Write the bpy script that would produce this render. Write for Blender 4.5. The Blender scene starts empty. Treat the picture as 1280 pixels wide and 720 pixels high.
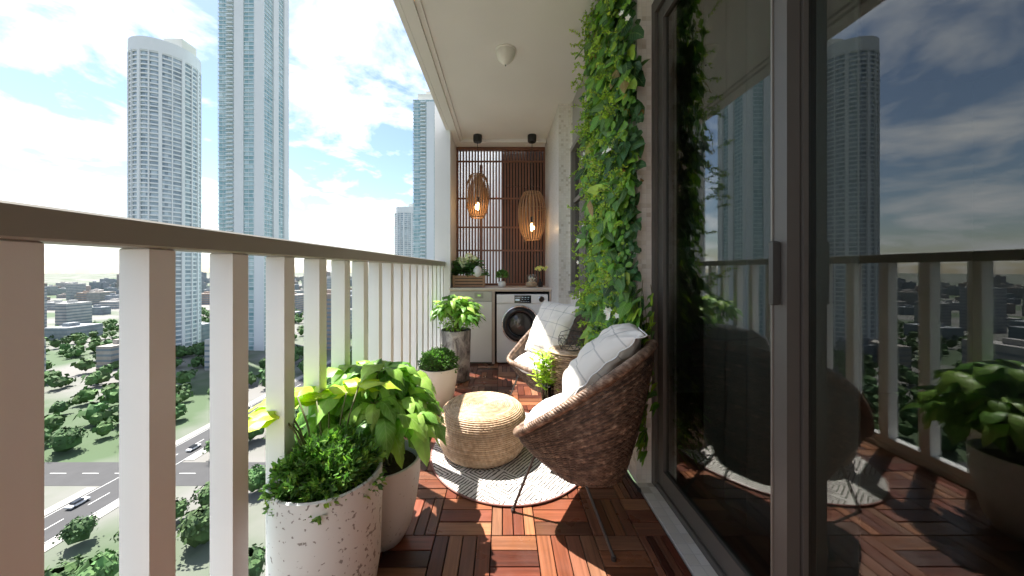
import bpy, math, random
from mathutils import Vector as V, Matrix, noise
random.seed(7)
R = random.random
def U(a, b): return a + (b - a) * random.random()
PI = math.pi
sc = bpy.context.scene
COL = sc.collection

# ------------------------------------------------------------------ materials
def nodes(name):
    m = bpy.data.materials.new(name); m.use_nodes = True
    nt = m.node_tree
    b = nt.nodes['Principled BSDF']
    return m, nt, b, nt.nodes['Material Output']
def N(nt, t, **kw):
    n = nt.nodes.new(t)
    for k, v in kw.items():
        if k.startswith('i_'): n.inputs[k[2:].replace('_', ' ')].default_value = v
        else: setattr(n, k, v)
    return n
def math_(nt, op, a, b=None, c=None):
    n = nt.nodes.new('ShaderNodeMath'); n.operation = op
    for i, x in enumerate((a, b, c)):
        if x is None: continue
        if isinstance(x, (int, float)): n.inputs[i].default_value = x
        else: nt.links.new(x, n.inputs[i])
    return n.outputs[0]
def mixc(nt, f, a, b, bt='MIX'):
    n = nt.nodes.new('ShaderNodeMix'); n.data_type = 'RGBA'; n.blend_type = bt
    for s, x in ((n.inputs[0], f), (n.inputs[6], a), (n.inputs[7], b)):
        if isinstance(x, (int, float)): s.default_value = x
        elif isinstance(x, (tuple, list)): s.default_value = (*x, 1) if len(x) == 3 else x
        else: nt.links.new(x, s)
    return n.outputs[2]
def bump(nt, b, h, strength=.3, dist=.01):
    n = nt.nodes.new('ShaderNodeBump'); n.inputs['Strength'].default_value = strength; n.inputs['Distance'].default_value = dist
    nt.links.new(h, n.inputs['Height']); nt.links.new(n.outputs[0], b.inputs['Normal'])
def mat(name, col, rough=.6, metal=0, var=.12, scale=8, bmp=.15, bscale=60, spec=.5, bdist=.003):
    """plain surface with uneven tone and fine bump"""
    m, nt, b, o = nodes(name)
    b.inputs['Roughness'].default_value = rough; b.inputs['Metallic'].default_value = metal
    b.inputs['Specular IOR Level'].default_value = spec
    tc = N(nt, 'ShaderNodeTexCoord')
    n1 = N(nt, 'ShaderNodeTexNoise'); n1.inputs['Scale'].default_value = scale; n1.inputs['Detail'].default_value = 5
    nt.links.new(tc.outputs['Object'], n1.inputs['Vector'])
    lo = tuple(c * (1 - var) for c in col); hi = tuple(min(1, c * (1 + var)) for c in col)
    nt.links.new(mixc(nt, n1.outputs[0], lo, hi), b.inputs['Base Color'])
    if bmp:
        n2 = N(nt, 'ShaderNodeTexNoise'); n2.inputs['Scale'].default_value = bscale; n2.inputs['Detail'].default_value = 4
        nt.links.new(tc.outputs['Object'], n2.inputs['Vector'])
        bump(nt, b, n2.outputs[0], bmp, bdist)
    return m
def mat_attr(name, rough=.5, transl=0, bmp=0, bscale=40, spec=.5, tint=(1, 1, 1)):
    """colour comes per leaf / per board from the mesh"""
    m, nt, b, o = nodes(name)
    a = N(nt, 'ShaderNodeAttribute'); a.attribute_name = 'col'
    b.inputs['Roughness'].default_value = rough; b.inputs['Specular IOR Level'].default_value = spec
    tc = N(nt, 'ShaderNodeTexCoord')
    n = N(nt, 'ShaderNodeTexNoise'); n.inputs['Scale'].default_value = bscale; n.inputs['Detail'].default_value = 3
    nt.links.new(tc.outputs['Object'], n.inputs['Vector'])
    c = mixc(nt, math_(nt, 'MULTIPLY', n.outputs[0], .5), a.outputs[0], (0, 0, 0), 'MULTIPLY') if False else a.outputs[0]
    hs = N(nt, 'ShaderNodeHueSaturation'); nt.links.new(a.outputs[0], hs.inputs['Color'])
    nt.links.new(math_(nt, 'MULTIPLY_ADD', n.outputs[0], .7, .65), hs.inputs['Value'])
    c = hs.outputs[0]
    nt.links.new(c, b.inputs['Base Color'])
    if name == 'leaf':
        uv = N(nt, 'ShaderNodeUVMap'); sx = N(nt, 'ShaderNodeSeparateXYZ'); nt.links.new(uv.outputs[0], sx.inputs[0])
        au = math_(nt, 'ABSOLUTE', math_(nt, 'SUBTRACT', sx.outputs[0], .5))
        fv = math_(nt, 'FRACT', math_(nt, 'SUBTRACT', math_(nt, 'MULTIPLY', sx.outputs[1], 8), math_(nt, 'MULTIPLY', au, 4)))
        vn_ = math_(nt, 'MAXIMUM', math_(nt, 'LESS_THAN', au, .03), math_(nt, 'LESS_THAN', fv, .13))
        c = mixc(nt, math_(nt, 'MULTIPLY', vn_, .30), c, (.45, .60, .22)); nt.links.new(c, b.inputs['Base Color'])
        bump(nt, b, math_(nt, 'ADD', math_(nt, 'MULTIPLY', fv, .7), n.outputs[0]), .45, .004)
    elif bmp: bump(nt, b, n.outputs[0], bmp, .004)
    if transl:
        t = N(nt, 'ShaderNodeBsdfTranslucent')
        h2 = N(nt, 'ShaderNodeHueSaturation', i_Saturation=1.1, i_Value=1.5); nt.links.new(c, h2.inputs['Color'])
        nt.links.new(h2.outputs[0], t.inputs['Color'])
        mx = N(nt, 'ShaderNodeMixShader'); mx.inputs[0].default_value = transl
        nt.links.new(b.outputs[0], mx.inputs[1]); nt.links.new(t.outputs[0], mx.inputs[2])
        nt.links.new(mx.outputs[0], o.inputs['Surface'])
    return m
def mat_glass(name, tint=(.8, .85, .85), rough=0, ior=1.5, base=.03):
    m, nt, b, o = nodes(name)
    tr = N(nt, 'ShaderNodeBsdfTransparent'); tr.inputs[0].default_value = (*tint, 1)
    gl = N(nt, 'ShaderNodeBsdfGlossy'); gl.inputs['Roughness'].default_value = rough; gl.inputs['Color'].default_value = (.95, .95, .95, 1)
    lw = N(nt, 'ShaderNodeLayerWeight'); lw.inputs[0].default_value = .5
    f5 = math_(nt, 'MULTIPLY_ADD', math_(nt, 'POWER', lw.outputs['Facing'], 4.0), .9, .045)
    mx = N(nt, 'ShaderNodeMixShader')
    nt.links.new(math_(nt, 'ADD', f5, base), mx.inputs[0])
    nt.links.new(tr.outputs[0], mx.inputs[1]); nt.links.new(gl.outputs[0], mx.inputs[2]); nt.links.new(mx.outputs[0], o.inputs['Surface'])
    return m
def mat_emit(name, col, s):
    m, nt, b, o = nodes(name)
    b.inputs['Base Color'].default_value = (*col, 1)
    b.inputs['Emission Color'].default_value = (*col, 1); b.inputs['Emission Strength'].default_value = s
    return m
def mosaic(name, axes, size=.024, cols=((.78, .76, .70), (.68, .65, .57), (.54, .50, .41)), rough=.35, aspect=1.0, spread=.34):
    """small square tiles: every tile its own tone, light grout between"""
    m, nt, b, o = nodes(name)
    g = N(nt, 'ShaderNodeNewGeometry'); s = N(nt, 'ShaderNodeSeparateXYZ'); nt.links.new(g.outputs['Position'], s.inputs[0])
    out = {'x': s.outputs[0], 'y': s.outputs[1], 'z': s.outputs[2]}
    u = math_(nt, 'DIVIDE', math_(nt, 'ADD', out[axes[0]], 10.013), size * aspect); v = math_(nt, 'DIVIDE', math_(nt, 'ADD', out[axes[1]], 10.007), size)
    fu, fv = math_(nt, 'FRACT', u), math_(nt, 'FRACT', v)
    c = N(nt, 'ShaderNodeCombineXYZ'); nt.links.new(math_(nt, 'FLOOR', u), c.inputs[0]); nt.links.new(math_(nt, 'FLOOR', v), c.inputs[1])
    w = N(nt, 'ShaderNodeTexWhiteNoise'); w.noise_dimensions = '2D'; nt.links.new(c.outputs[0], w.inputs['Vector'])
    r = N(nt, 'ShaderNodeValToRGB'); nt.links.new(w.outputs['Value'], r.inputs[0])
    e = r.color_ramp.elements
    e[0].position = 0; e[0].color = (*cols[0], 1); e[1].position = 1; e[1].color = (*cols[2], 1)
    q = e.new(1 - spread); q.color = tuple((cols[0][i] + cols[1][i]) / 2 for i in range(3)) + (1,)
    q = e.new(1 - spread * .4); q.color = (*cols[1], 1)
    def edge(f): return math_(nt, 'MINIMUM', f, math_(nt, 'SUBTRACT', 1, f))
    ed = math_(nt, 'MINIMUM', edge(fu), edge(fv))
    gm = math_(nt, 'SMOOTH_MIN', math_(nt, 'MULTIPLY', ed, 14), 1.0, .1)
    nz = N(nt, 'ShaderNodeTexNoise', i_Scale=2.5, i_Detail=5.0); nt.links.new(g.outputs['Position'], nz.inputs['Vector'])
    tint = mixc(nt, math_(nt, 'MULTIPLY', nz.outputs[0], .25), r.outputs[0], (.55, .5, .4))
    nt.links.new(mixc(nt, gm, (.62, .6, .56), tint), b.inputs['Base Color'])
    b.inputs['Roughness'].default_value = rough
    bump(nt, b, gm, .5, .002)
    return m

M = {}
M['ceil'] = mat('plaster_ceiling', (.76, .735, .72), .9, var=.05, scale=2.5, bmp=.08, bscale=120)
M['white'] = mat('white_render', (.80, .79, .77), .8, var=.05, scale=3, bmp=.15, bscale=150)
M['whitemetal'] = mat('white_powder_coat', (.86, .855, .84), .45, var=.04, scale=4, bmp=.05, bscale=200)
M['taupe'] = mat('taupe_metal', (.32, .305, .265), .4, metal=0, var=.08, scale=5, bmp=.04, bscale=200)
M['frame'] = mat('dark_grey_frame', (.09, .083, .072), .42, var=.1, scale=4, bmp=.04, bscale=200)
M['framelight'] = mat('bronze_trim', (.2, .185, .16), .4, metal=.3, var=.1, scale=4, bmp=.03)
M['mos_x'] = mosaic('cream_mosaic_side', 'yz')
M['mos_y'] = mosaic('cream_mosaic_front', 'xz')
M['mos_w'] = mosaic('white_pebble_mosaic', 'yz', .012, ((.8, .79, .77), (.7, .68, .65), (.5, .48, .46)), aspect=.8, spread=.3)
M['curb'] = mosaic('pale_stone_strip', 'xy', .05, ((.80, .78, .74), (.66, .63, .57), (.46, .42, .36)), rough=.4)
M['black'] = mat('matte_black', (.012, .012, .012), .5, var=.1, bmp=.03)
M['cavity'] = mat('black_cavity', (.01, .01, .01), .8, var=.1, bmp=0)
M['gunmetal'] = mat('gunmetal_rod', (.10, .095, .09), .35, metal=.7, var=.15, bmp=.05)
M['steel'] = mat('steel', (.6, .6, .6), .25, metal=1, var=.05, bmp=.02)
M['soil'] = mat('potting_soil', (.05, .032, .02), .95, var=.5, scale=60, bmp=1, bscale=90, bdist=.01)
M['lam'] = mat('washed_oak_board', (.50, .40, .32), .5, var=.1, scale=20, bmp=.05)
M['counter'] = mat('pale_counter', (.62, .57, .52), .35, var=.05, scale=10, bmp=.03)
M['cabdoor'] = mat('cabinet_white', (.70, .685, .65), .4, var=.03, bmp=.02)
M['cabbeige'] = mat('cabinet_beige', (.47, .45, .40), .4, var=.03, bmp=.02)
M['washer'] = mat('washer_white', (.80, .80, .79), .28, var=.02, bmp=0)
M['chrome'] = mat('chrome', (.75, .75, .75), .12, metal=1, var=.03, bmp=0)
M['display'] = mat('display_glass', (.015, .017, .02), .08, var=.1, bmp=0)
M['mark'] = mat('pale_print', (.5, .55, .6), .5, bmp=0)
M['led'] = mat_emit('led_green', (.35, .7, .1), .35)
M['ledblue'] = mat_emit('led_pale', (.35, .45, .5), .12)
M['glass'] = mat_glass('door_glass', (.62, .66, .64), base=.02)
M['winglass'] = mat_glass('window_glass', (.42, .44, .42), base=.05)
M['clearglass'] = mat_glass('vase_glass', (.9, .93, .92), base=.01)
M['smokeglass'] = mat_glass('smoked_glass', (.3, .29, .28), base=.02)
M['leaf'] = mat_attr('leaf', .42, .34, spec=.4, bscale=25, bmp=.3)
M['petal'] = mat_attr('petal', .6, .3, bscale=20)
M['stem'] = mat('stem', (.12, .13, .05), .7, var=.3)
M['cloth'] = mat('white_cushion_cotton', (.80, .785, .755), .95, var=.04, scale=5, bmp=.35, bscale=260)
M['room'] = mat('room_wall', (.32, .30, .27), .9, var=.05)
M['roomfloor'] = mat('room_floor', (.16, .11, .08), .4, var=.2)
M['curtain'] = mat('grey_curtain', (.30, .285, .26), .95, var=.06, bmp=.2, bscale=200)
M['terra'] = mat('off_white_dome', (.74, .71, .66), .35, var=.03, bmp=.02)
M['ceramic'] = mat('white_ceramic', (.74, .73, .70), .4, var=.04, bmp=.1)
M['conc'] = mat('tower_concrete', (.66, .67, .68), .8, var=.06, scale=.05, bmp=0)
M['conc2'] = mat('tower_cream', (.72, .69, .62), .8, var=.06, scale=.05, bmp=0)
M['mullion'] = mat('tower_mullion', (.62, .66, .68), .6, var=.05, scale=.05, bmp=0)

def wood(name, cols, u=3, v=70, rough=.4, bmp=.25, attr=True):
    m, nt, b, o = nodes(name)
    uv = N(nt, 'ShaderNodeUVMap'); mp = N(nt, 'ShaderNodeMapping'); mp.inputs['Scale'].default_value = (u, v, 1)
    nt.links.new(uv.outputs[0], mp.inputs[0])
    n = N(nt, 'ShaderNodeTexNoise', i_Scale=1.0, i_Detail=7.0, i_Roughness=.62, i_Distortion=.6); nt.links.new(mp.outputs[0], n.inputs['Vector'])
    r = N(nt, 'ShaderNodeValToRGB'); nt.links.new(n.outputs[0], r.inputs[0])
    e = r.color_ramp.elements; e[0].position = .28; e[0].color = (*cols[0], 1); e[1].position = .72; e[1].color = (*cols[1], 1)
    c = r.outputs[0]
    if attr:
        a = N(nt, 'ShaderNodeAttribute'); a.attribute_name = 'col'
        c = mixc(nt, 1.0, c, a.outputs[0], 'MULTIPLY')
    nt.links.new(c, b.inputs['Base Color'])
    g = N(nt, 'ShaderNodeNewGeometry')
    n2 = N(nt, 'ShaderNodeTexNoise', i_Scale=9.0, i_Detail=4.0); nt.links.new(g.outputs['Position'], n2.inputs['Vector'])
    nt.links.new(math_(nt, 'MULTIPLY_ADD', n2.outputs[0], .45, rough - .22), b.inputs['Roughness'])
    bump(nt, b, n.outputs[0], bmp, .0015)
    return m
M['parquet'] = wood('decking_wood', ((.50, .50, .50), (1.15, 1.15, 1.15)), rough=.33)
M['lattice'] = mat('red_brown_slats', (.165, .07, .04), .45, var=.25, scale=12, bmp=.15, bscale=90)
M['crate'] = mat('crate_wood', (.33, .19, .11), .7, var=.25, scale=14, bmp=.3, bscale=90)
M['bamboo'] = mat('bamboo_split', (.30, .165, .08), .5, var=.3, scale=14, bmp=.2, bscale=90)

def wicker_mat(name, a, b_, c_):
    m, nt, b, o = nodes(name)
    at = N(nt, 'ShaderNodeAttribute'); at.attribute_name = 'col'
    tc = N(nt, 'ShaderNodeTexCoord')
    n = N(nt, 'ShaderNodeTexNoise', i_Scale=38.0, i_Detail=4.0); nt.links.new(tc.outputs['Object'], n.inputs['Vector'])
    r = N(nt, 'ShaderNodeValToRGB'); nt.links.new(n.outputs[0], r.inputs[0])
    e = r.color_ramp.elements; e[0].position = .30; e[0].color = (*a, 1); e[1].position = .78; e[1].color = (*c_, 1)
    q = e.new(.52); q.color = (*b_, 1)
    nt.links.new(mixc(nt, 1.0, r.outputs[0], at.outputs[0], 'MULTIPLY'), b.inputs['Base Color'])
    b.inputs['Roughness'].default_value = .5
    n3 = N(nt, 'ShaderNodeTexNoise', i_Scale=220.0, i_Detail=3.0); nt.links.new(tc.outputs['Object'], n3.inputs['Vector'])
    bump(nt, b, n3.outputs[0], .5, .002)
    return m
M['wicker'] = wicker_mat('brown_rattan', (.065, .038, .024), (.15, .092, .060), (.34, .25, .18))
M['wickerpale'] = wicker_mat('honey_rattan', (.16, .09, .05), (.34, .22, .14), (.55, .42, .3))
M['jute'] = wicker_mat('jute_rope', (.38, .25, .155), (.54, .39, .26), (.66, .53, .40))

def stone_mat():
    m, nt, b, o = nodes('rough_grey_stone')
    tc = N(nt, 'ShaderNodeTexCoord')
    mp = N(nt, 'ShaderNodeMapping'); mp.inputs['Scale'].default_value = (1, 1, .55); mp.inputs['Rotation'].default_value = (0.3, .4, 0); nt.links.new(tc.outputs['Object'], mp.inputs[0])
    n = N(nt, 'ShaderNodeTexNoise', i_Scale=11.0, i_Detail=8.0, i_Roughness=.65, i_Distortion=.8); nt.links.new(mp.outputs[0], n.inputs['Vector'])
    r = N(nt, 'ShaderNodeValToRGB'); nt.links.new(n.outputs[0], r.inputs[0])
    e = r.color_ramp.elements; e[0].position = .38; e[0].color = (.12, .11, .105, 1); e[1].position = .60; e[1].color = (.55, .53, .50, 1)
    nt.links.new(r.outputs[0], b.inputs['Base Color']); b.inputs['Roughness'].default_value = .85
    bump(nt, b, n.outputs[0], 1.0, .05)
    return m
M['stone'] = stone_mat()
def speckle_mat(name, base, dark, thr, scale, rough=.55):
    m, nt, b, o = nodes(name)
    tc = N(nt, 'ShaderNodeTexCoord')
    vz = N(nt, 'ShaderNodeTexNoise', i_Scale=scale, i_Detail=2.5, i_Roughness=.55); nt.links.new(tc.outputs['Object'], vz.inputs['Vector'])
    big = N(nt, 'ShaderNodeTexNoise', i_Scale=4.5, i_Detail=3.0); nt.links.new(tc.outputs['Object'], big.inputs['Vector'])
    s = math_(nt, 'ADD', vz.outputs[0], math_(nt, 'MULTIPLY', math_(nt, 'SUBTRACT', big.outputs[0], .5), .35))
    r = N(nt, 'ShaderNodeValToRGB'); nt.links.new(s, r.inputs[0])
    e = r.color_ramp.elements; e[0].position = thr; e[0].color = (*base, 1); e[1].position = thr + .035; e[1].color = (*dark, 1)
    nt.links.new(mixc(nt, math_(nt, 'MULTIPLY', big.outputs[0], .35), r.outputs[0], tuple(c * .75 for c in base)), b.inputs['Base Color'])
    b.inputs['Roughness'].default_value = rough
    bump(nt, b, math_(nt, 'MULTIPLY', r.outputs[0], 1.0), .5, .004)
    return m
M['speckle'] = speckle_mat('speckled_white_glaze', (.66, .70, .70), (.20, .19, .18), .60, 62)
M['potwhite'] = speckle_mat('worn_white_clay', (.66, .69, .68), (.42, .41, .38), .66, 80)
M['potcream'] = speckle_mat('cream_clay', (.72, .66, .57), (.55, .48, .38), .72, 40)

def rug_mat():
    m, nt, b, o = nodes('rug_weave')
    tc = N(nt, 'ShaderNodeTexCoord'); mp = N(nt, 'ShaderNodeMapping'); mp.inputs['Rotation'].default_value = (0, 0, math.radians(38)); mp.inputs['Scale'].default_value = (5.6, 5.6, 1); mp.inputs['Location'].default_value = (.35, .2, 0)
    nt.links.new(tc.outputs['Object'], mp.inputs[0])
    nz = N(nt, 'ShaderNodeTexNoise', i_Scale=30.0, i_Detail=3.0); nt.links.new(tc.outputs['Object'], nz.inputs['Vector'])
    s = N(nt, 'ShaderNodeSeparateXYZ'); nt.links.new(mp.outputs[0], s.inputs[0])
    wob = math_(nt, 'MULTIPLY', math_(nt, 'SUBTRACT', nz.outputs[0], .5), .05)
    x, y = math_(nt, 'ADD', s.outputs[0], wob), math_(nt, 'ADD', s.outputs[1], wob)
    # cells alternate between concentric squares and running stripes
    fx = math_(nt, 'ABSOLUTE', math_(nt, 'SUBTRACT', math_(nt, 'FRACT', x), .5)); fy = math_(nt, 'ABSOLUTE', math_(nt, 'SUBTRACT', math_(nt, 'FRACT', y), .5))
    sq = math_(nt, 'MAXIMUM', fx, fy)
    ch = N(nt, 'ShaderNodeTexWhiteNoise'); ch.noise_dimensions = '2D'
    c = N(nt, 'ShaderNodeCombineXYZ'); nt.links.new(math_(nt, 'FLOOR', x), c.inputs[0]); nt.links.new(math_(nt, 'FLOOR', y), c.inputs[1]); nt.links.new(c.outputs[0], ch.inputs['Vector'])
    pick = math_(nt, 'GREATER_THAN', ch.outputs['Value'], .55)
    st = math_(nt, 'ABSOLUTE', math_(nt, 'ADD', math_(nt, 'FRACT', x), math_(nt, 'MULTIPLY', math_(nt, 'GREATER_THAN', fy, .25), .0)))
    st = math_(nt, 'MULTIPLY', st, 1.0)
    d = math_(nt, 'ADD', math_(nt, 'MULTIPLY', sq, math_(nt, 'SUBTRACT', 1, pick)), math_(nt, 'MULTIPLY', st, pick))
    ln = math_(nt, 'FRACT', math_(nt, 'MULTIPLY', d, 10))
    k = math_(nt, 'LESS_THAN', math_(nt, 'ADD', ln, math_(nt, 'MULTIPLY', math_(nt, 'SUBTRACT', nz.outputs[0], .5), .5)), .37)
    nt.links.new(mixc(nt, k, (.70, .67, .63), (.075, .06, .052)), b.inputs['Base Color'])
    b.inputs['Roughness'].default_value = .95
    n3 = N(nt, 'ShaderNodeTexNoise', i_Scale=320.0); nt.links.new(tc.outputs['Object'], n3.inputs['Vector'])
    bump(nt, b, math_(nt, 'ADD', n3.outputs[0], math_(nt, 'MULTIPLY', k, -.6)), .6, .003)
    return m
M['rug'] = rug_mat()
M['rugedge'] = mat('rug_binding', (.28, .14, .12), .9, var=.2)
def plaid_mat():
    m, nt, b, o = nodes('plaid_cotton')
    uv = N(nt, 'ShaderNodeUVMap'); s = N(nt, 'ShaderNodeSeparateXYZ'); nt.links.new(uv.outputs[0], s.inputs[0])
    nz = N(nt, 'ShaderNodeTexNoise', i_Scale=14.0, i_Detail=3.0); nt.links.new(uv.outputs[0], nz.inputs['Vector'])
    nb = N(nt, 'ShaderNodeTexNoise', i_Scale=180.0, i_Detail=2.0); nt.links.new(uv.outputs[0], nb.inputs['Vector'])
    acc = None
    for a in (0, 1):
        f = math_(nt, 'FRACT', math_(nt, 'ADD', math_(nt, 'MULTIPLY', s.outputs[a], 4.3), math_(nt, 'MULTIPLY', nz.outputs[0], .05)))
        l = math_(nt, 'LESS_THAN', math_(nt, 'ABSOLUTE', math_(nt, 'SUBTRACT', f, .5)), .030)
        acc = l if acc is None else math_(nt, 'ADD', acc, l)
    k = math_(nt, 'MINIMUM', math_(nt, 'MULTIPLY', acc, math_(nt, 'MULTIPLY_ADD', nb.outputs[0], .9, .12)), .9)
    nt.links.new(mixc(nt, k, (.78, .735, .67), (.33, .32, .31)), b.inputs['Base Color'])
    b.inputs['Roughness'].default_value = .95
    bump(nt, b, nb.outputs[0], .4, .002)
    return m
M['plaid'] = plaid_mat()
def tower_glass(name, a, b_):
    m, nt, b, o = nodes(name)
    g = N(nt, 'ShaderNodeNewGeometry'); s = N(nt, 'ShaderNodeSeparateXYZ'); nt.links.new(g.outputs['Position'], s.inputs[0])
    c = N(nt, 'ShaderNodeCombineXYZ')
    for i, d in enumerate((3.0, 3.0, 3.2)): nt.links.new(math_(nt, 'FLOOR', math_(nt, 'DIVIDE', s.outputs[i], d)), c.inputs[i])
    w = N(nt, 'ShaderNodeTexWhiteNoise'); w.noise_dimensions = '3D'; nt.links.new(c.outputs[0], w.inputs['Vector'])
    nt.links.new(mixc(nt, w.outputs['Value'], a, b_), b.inputs['Base Color'])
    b.inputs['Roughness'].default_value = .12; b.inputs['Specular IOR Level'].default_value = .9
    return m
M['tglass'] = tower_glass('tower_teal_glass', (.16, .30, .32), (.42, .54, .56))
M['tglass2'] = tower_glass('tower_blue_glass', (.14, .19, .23), (.40, .47, .52))

# ------------------------------------------------------------------ mesh builder
class MB:
    def __init__(s): s.v = []; s.f = []; s.c = []; s.uv = []; s.mi = []
    def face(s, ids, col=(1, 1, 1), uv=None, mi=0):
        s.f.append(tuple(ids)); s.c.append(col); s.uv.append(uv); s.mi.append(mi)
    def box(s, x0, x1, y0, y1, z0, z1, col=(1, 1, 1), bev=0, uvdir=None, uvo=(0, 0), T=None):
        if bev:
            b = bev
            pts = []
            for z, i in ((z0, b), (z0 + b, 0), (z1 - b, 0), (z1, b)):
                pts.append([(x0 + i + b * 0, y0 + i), (x1 - i, y0 + i), (x1 - i, y1 - i), (x0 + i, y1 - i)])
            base = len(s.v)
            for k, (z, ring) in enumerate(zip((z0, z0 + b, z1 - b, z1), pts)):
                for (x, y) in ring: s.v.append(V((x, y, z)))
            for k in range(3):
                for i in range(4):
                    j = (i + 1) % 4
                    s.face((base + 4 * k + i, base + 4 * k + j, base + 4 * k + 4 + j, base + 4 * k + 4 + i), col)
            s.face((base + 3, base + 2, base + 1, base), col); s.face((base + 12, base + 13, base + 14, base + 15), col)
            nf = 14
        else:
            base = len(s.v)
            for z in (z0, z1):
                for (x, y) in ((x0, y0), (x1, y0), (x1, y1), (x0, y1)): s.v.append(V((x, y, z)))
            for q in ((3, 2, 1, 0), (4, 5, 6, 7), (0, 1, 5, 4), (1, 2, 6, 5), (2, 3, 7, 6), (3, 0, 4, 7)):
                s.face([base + i for i in q], col)
            nf = 6
        if uvdir is not None:
            for k in range(len(s.f) - nf, len(s.f)):
                l = []
                for i in s.f[k]:
                    p = s.v[i]; a, b2 = (p.x, p.y) if uvdir == 'x' else ((p.y, p.x) if uvdir == 'y' else (p.z, p.x + p.y))
                    l.append((a + uvo[0], b2 + uvo[1]))
                s.uv[k] = l
        if T is not None:
            for i in range(base, len(s.v)): s.v[i] = T @ s.v[i]
    def tube(s, pts, r, n=8, closed=False, col=(1, 1, 1), cap=True, colf=None):
        P = [V(p) for p in pts]; m = len(P); base = len(s.v)
        rr = r if isinstance(r, (list, tuple)) else [r] * m
        prev = None
        for i in range(m):
            if closed: t = P[(i + 1) % m] - P[i - 1]
            else: t = P[min(i + 1, m - 1)] - P[max(i - 1, 0)]
            if t.length < 1e-9: t = V((0, 0, 1))
            t.normalize()
            if prev is None:
                a = V((0, 0, 1)) if abs(t.z) < .9 else V((1, 0, 0))
                u = t.cross(a).normalized()
            else:
                u = prev - t * prev.dot(t)
                u = u.normalized() if u.length > 1e-6 else t.orthogonal().normalized()
            prev = u; w = t.cross(u)
            for k in range(n):
                a = 2 * PI * k / n
                s.v.append(P[i] + (u * math.cos(a) + w * math.sin(a)) * rr[i])
        for i in range(m if closed else m - 1):
            j = (i + 1) % m
            cc = colf(i) if colf else col
            for k in range(n):
                l = (k + 1) % n
                s.face((base + i * n + k, base + i * n + l, base + j * n + l, base + j * n + k), cc)
        if not closed and cap:
            s.face([base + k for k in range(n)][::-1], col); s.face([base + (m - 1) * n + k for k in range(n)], col)
    def lathe(s, prof, n=32, cx=0, cy=0, col=(1, 1, 1), capb=True, capt=False, jit=None, colf=None):
        base = len(s.v); m = len(prof)
        for j, (r, z) in enumerate(prof):
            for k in range(n):
                a = 2 * PI * k / n; q = r * (1 + (jit(a, z) if jit else 0))
                s.v.append(V((cx + q * math.cos(a), cy + q * math.sin(a), z)))
        for j in range(m - 1):
            for k in range(n):
                l = (k + 1) % n
                s.face((base + j * n + k, base + j * n + l, base + (j + 1) * n + l, base + (j + 1) * n + k), colf(j, k) if colf else col)
        if capb: s.face([base + k for k in range(n)][::-1], col)
        if capt: s.face([base + (m - 1) * n + k for k in range(n)], col)
    def build(s, name, m, parent=None, smooth=False, world=False, loc=None, angle=None):
        me = bpy.data.meshes.new(name)
        off = V((0, 0, 0))
        if world and parent is not None: off = V(parent.location)
        if loc is not None: off = V(loc)
        me.from_pydata([tuple(v - off) for v in s.v], [], s.f)
        ca = me.color_attributes.new('col', 'FLOAT_COLOR', 'CORNER')
        flat = []
        for f, c in zip(s.f, s.c): flat += [c[0], c[1], c[2], 1.0] * len(f)
        ca.data.foreach_set('color', flat)
        if any(u is not None for u in s.uv):
            ul = me.uv_layers.new(name='UVMap'); fl = []
            for f, u in zip(s.f, s.uv):
                for i in range(len(f)): fl += list(u[i]) if u is not None else [0, 0]
            ul.data.foreach_set('uv', fl)
        if isinstance(m, (list, tuple)):
            for q in m: me.materials.append(q)
            me.polygons.foreach_set('material_index', s.mi)
        else: me.materials.append(m)
        if smooth: me.polygons.foreach_set('use_smooth', [True] * len(s.f))
        me.update()
        o = bpy.data.objects.new(name, me); COL.objects.link(o)
        if parent is not None: o.parent = parent
        if loc is not None: o.location = loc
        if smooth and angle:
            try: me.set_sharp_from_angle(angle=math.radians(angle))
            except Exception: pass
        return o

def tag(o, label, cat, group=None):
    o['label'] = label; o['category'] = cat
    if group: o['group'] = group
    return o
def struct(o, kind='structure'): o['kind'] = kind; return o
def thing(name, label, cat, loc=(0, 0, 0), rz=0, group=None):
    o = bpy.data.objects.new(name, None); COL.objects.link(o); o.location = loc; o.rotation_euler = (0, 0, rz); o.empty_display_size = .1
    return tag(o, label, cat, group)
def copy_tree(o, parent=None):
    c = o.copy(); COL.objects.link(c)
    if parent: c.parent = parent
    for ch in list(o.children): copy_tree(ch, c)
    return c

# ------------------------------------------------------------------ camera, light, sky
H = 1.1
cam = bpy.data.cameras.new('camera'); co = bpy.data.objects.new('camera', cam); COL.objects.link(co)
co.location = (0, 0, H); co.rotation_euler = (PI / 2, 0, 0)
cam.sensor_width = 36; cam.lens = 420 / 1280 * 36; cam.shift_x = (640 - 628) / 1280; cam.shift_y = -(360 - 337) / 1280
cam.clip_start = .02; cam.clip_end = 9000
sc.camera = co
SUN = V((-1, .68, 2.14)).normalized()
sun = bpy.data.lights.new('sun', 'SUN'); so = bpy.data.objects.new('sun', sun); COL.objects.link(so)
sun.energy = 3.6; sun.angle = math.radians(.6); sun.color = (1, .955, .885)
so.rotation_euler = SUN.to_track_quat('Z', 'Y').to_euler(); so.location = (-20, 14, 40)
w = bpy.data.worlds.new('World'); sc.world = w; w.use_nodes = True
nt = w.node_tree; nt.nodes.clear()
out = N(nt, 'ShaderNodeOutputWorld'); bg = N(nt, 'ShaderNodeBackground')
sky = N(nt, 'ShaderNodeTexSky'); sky.sky_type = 'NISHITA'; sky.sun_disc = False
sky.sun_elevation = math.asin(SUN.z); sky.sun_rotation = math.atan2(SUN.x, SUN.y); sky.altitude = 60; sky.dust_density = .6; sky.ozone_density = 1.5
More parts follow.
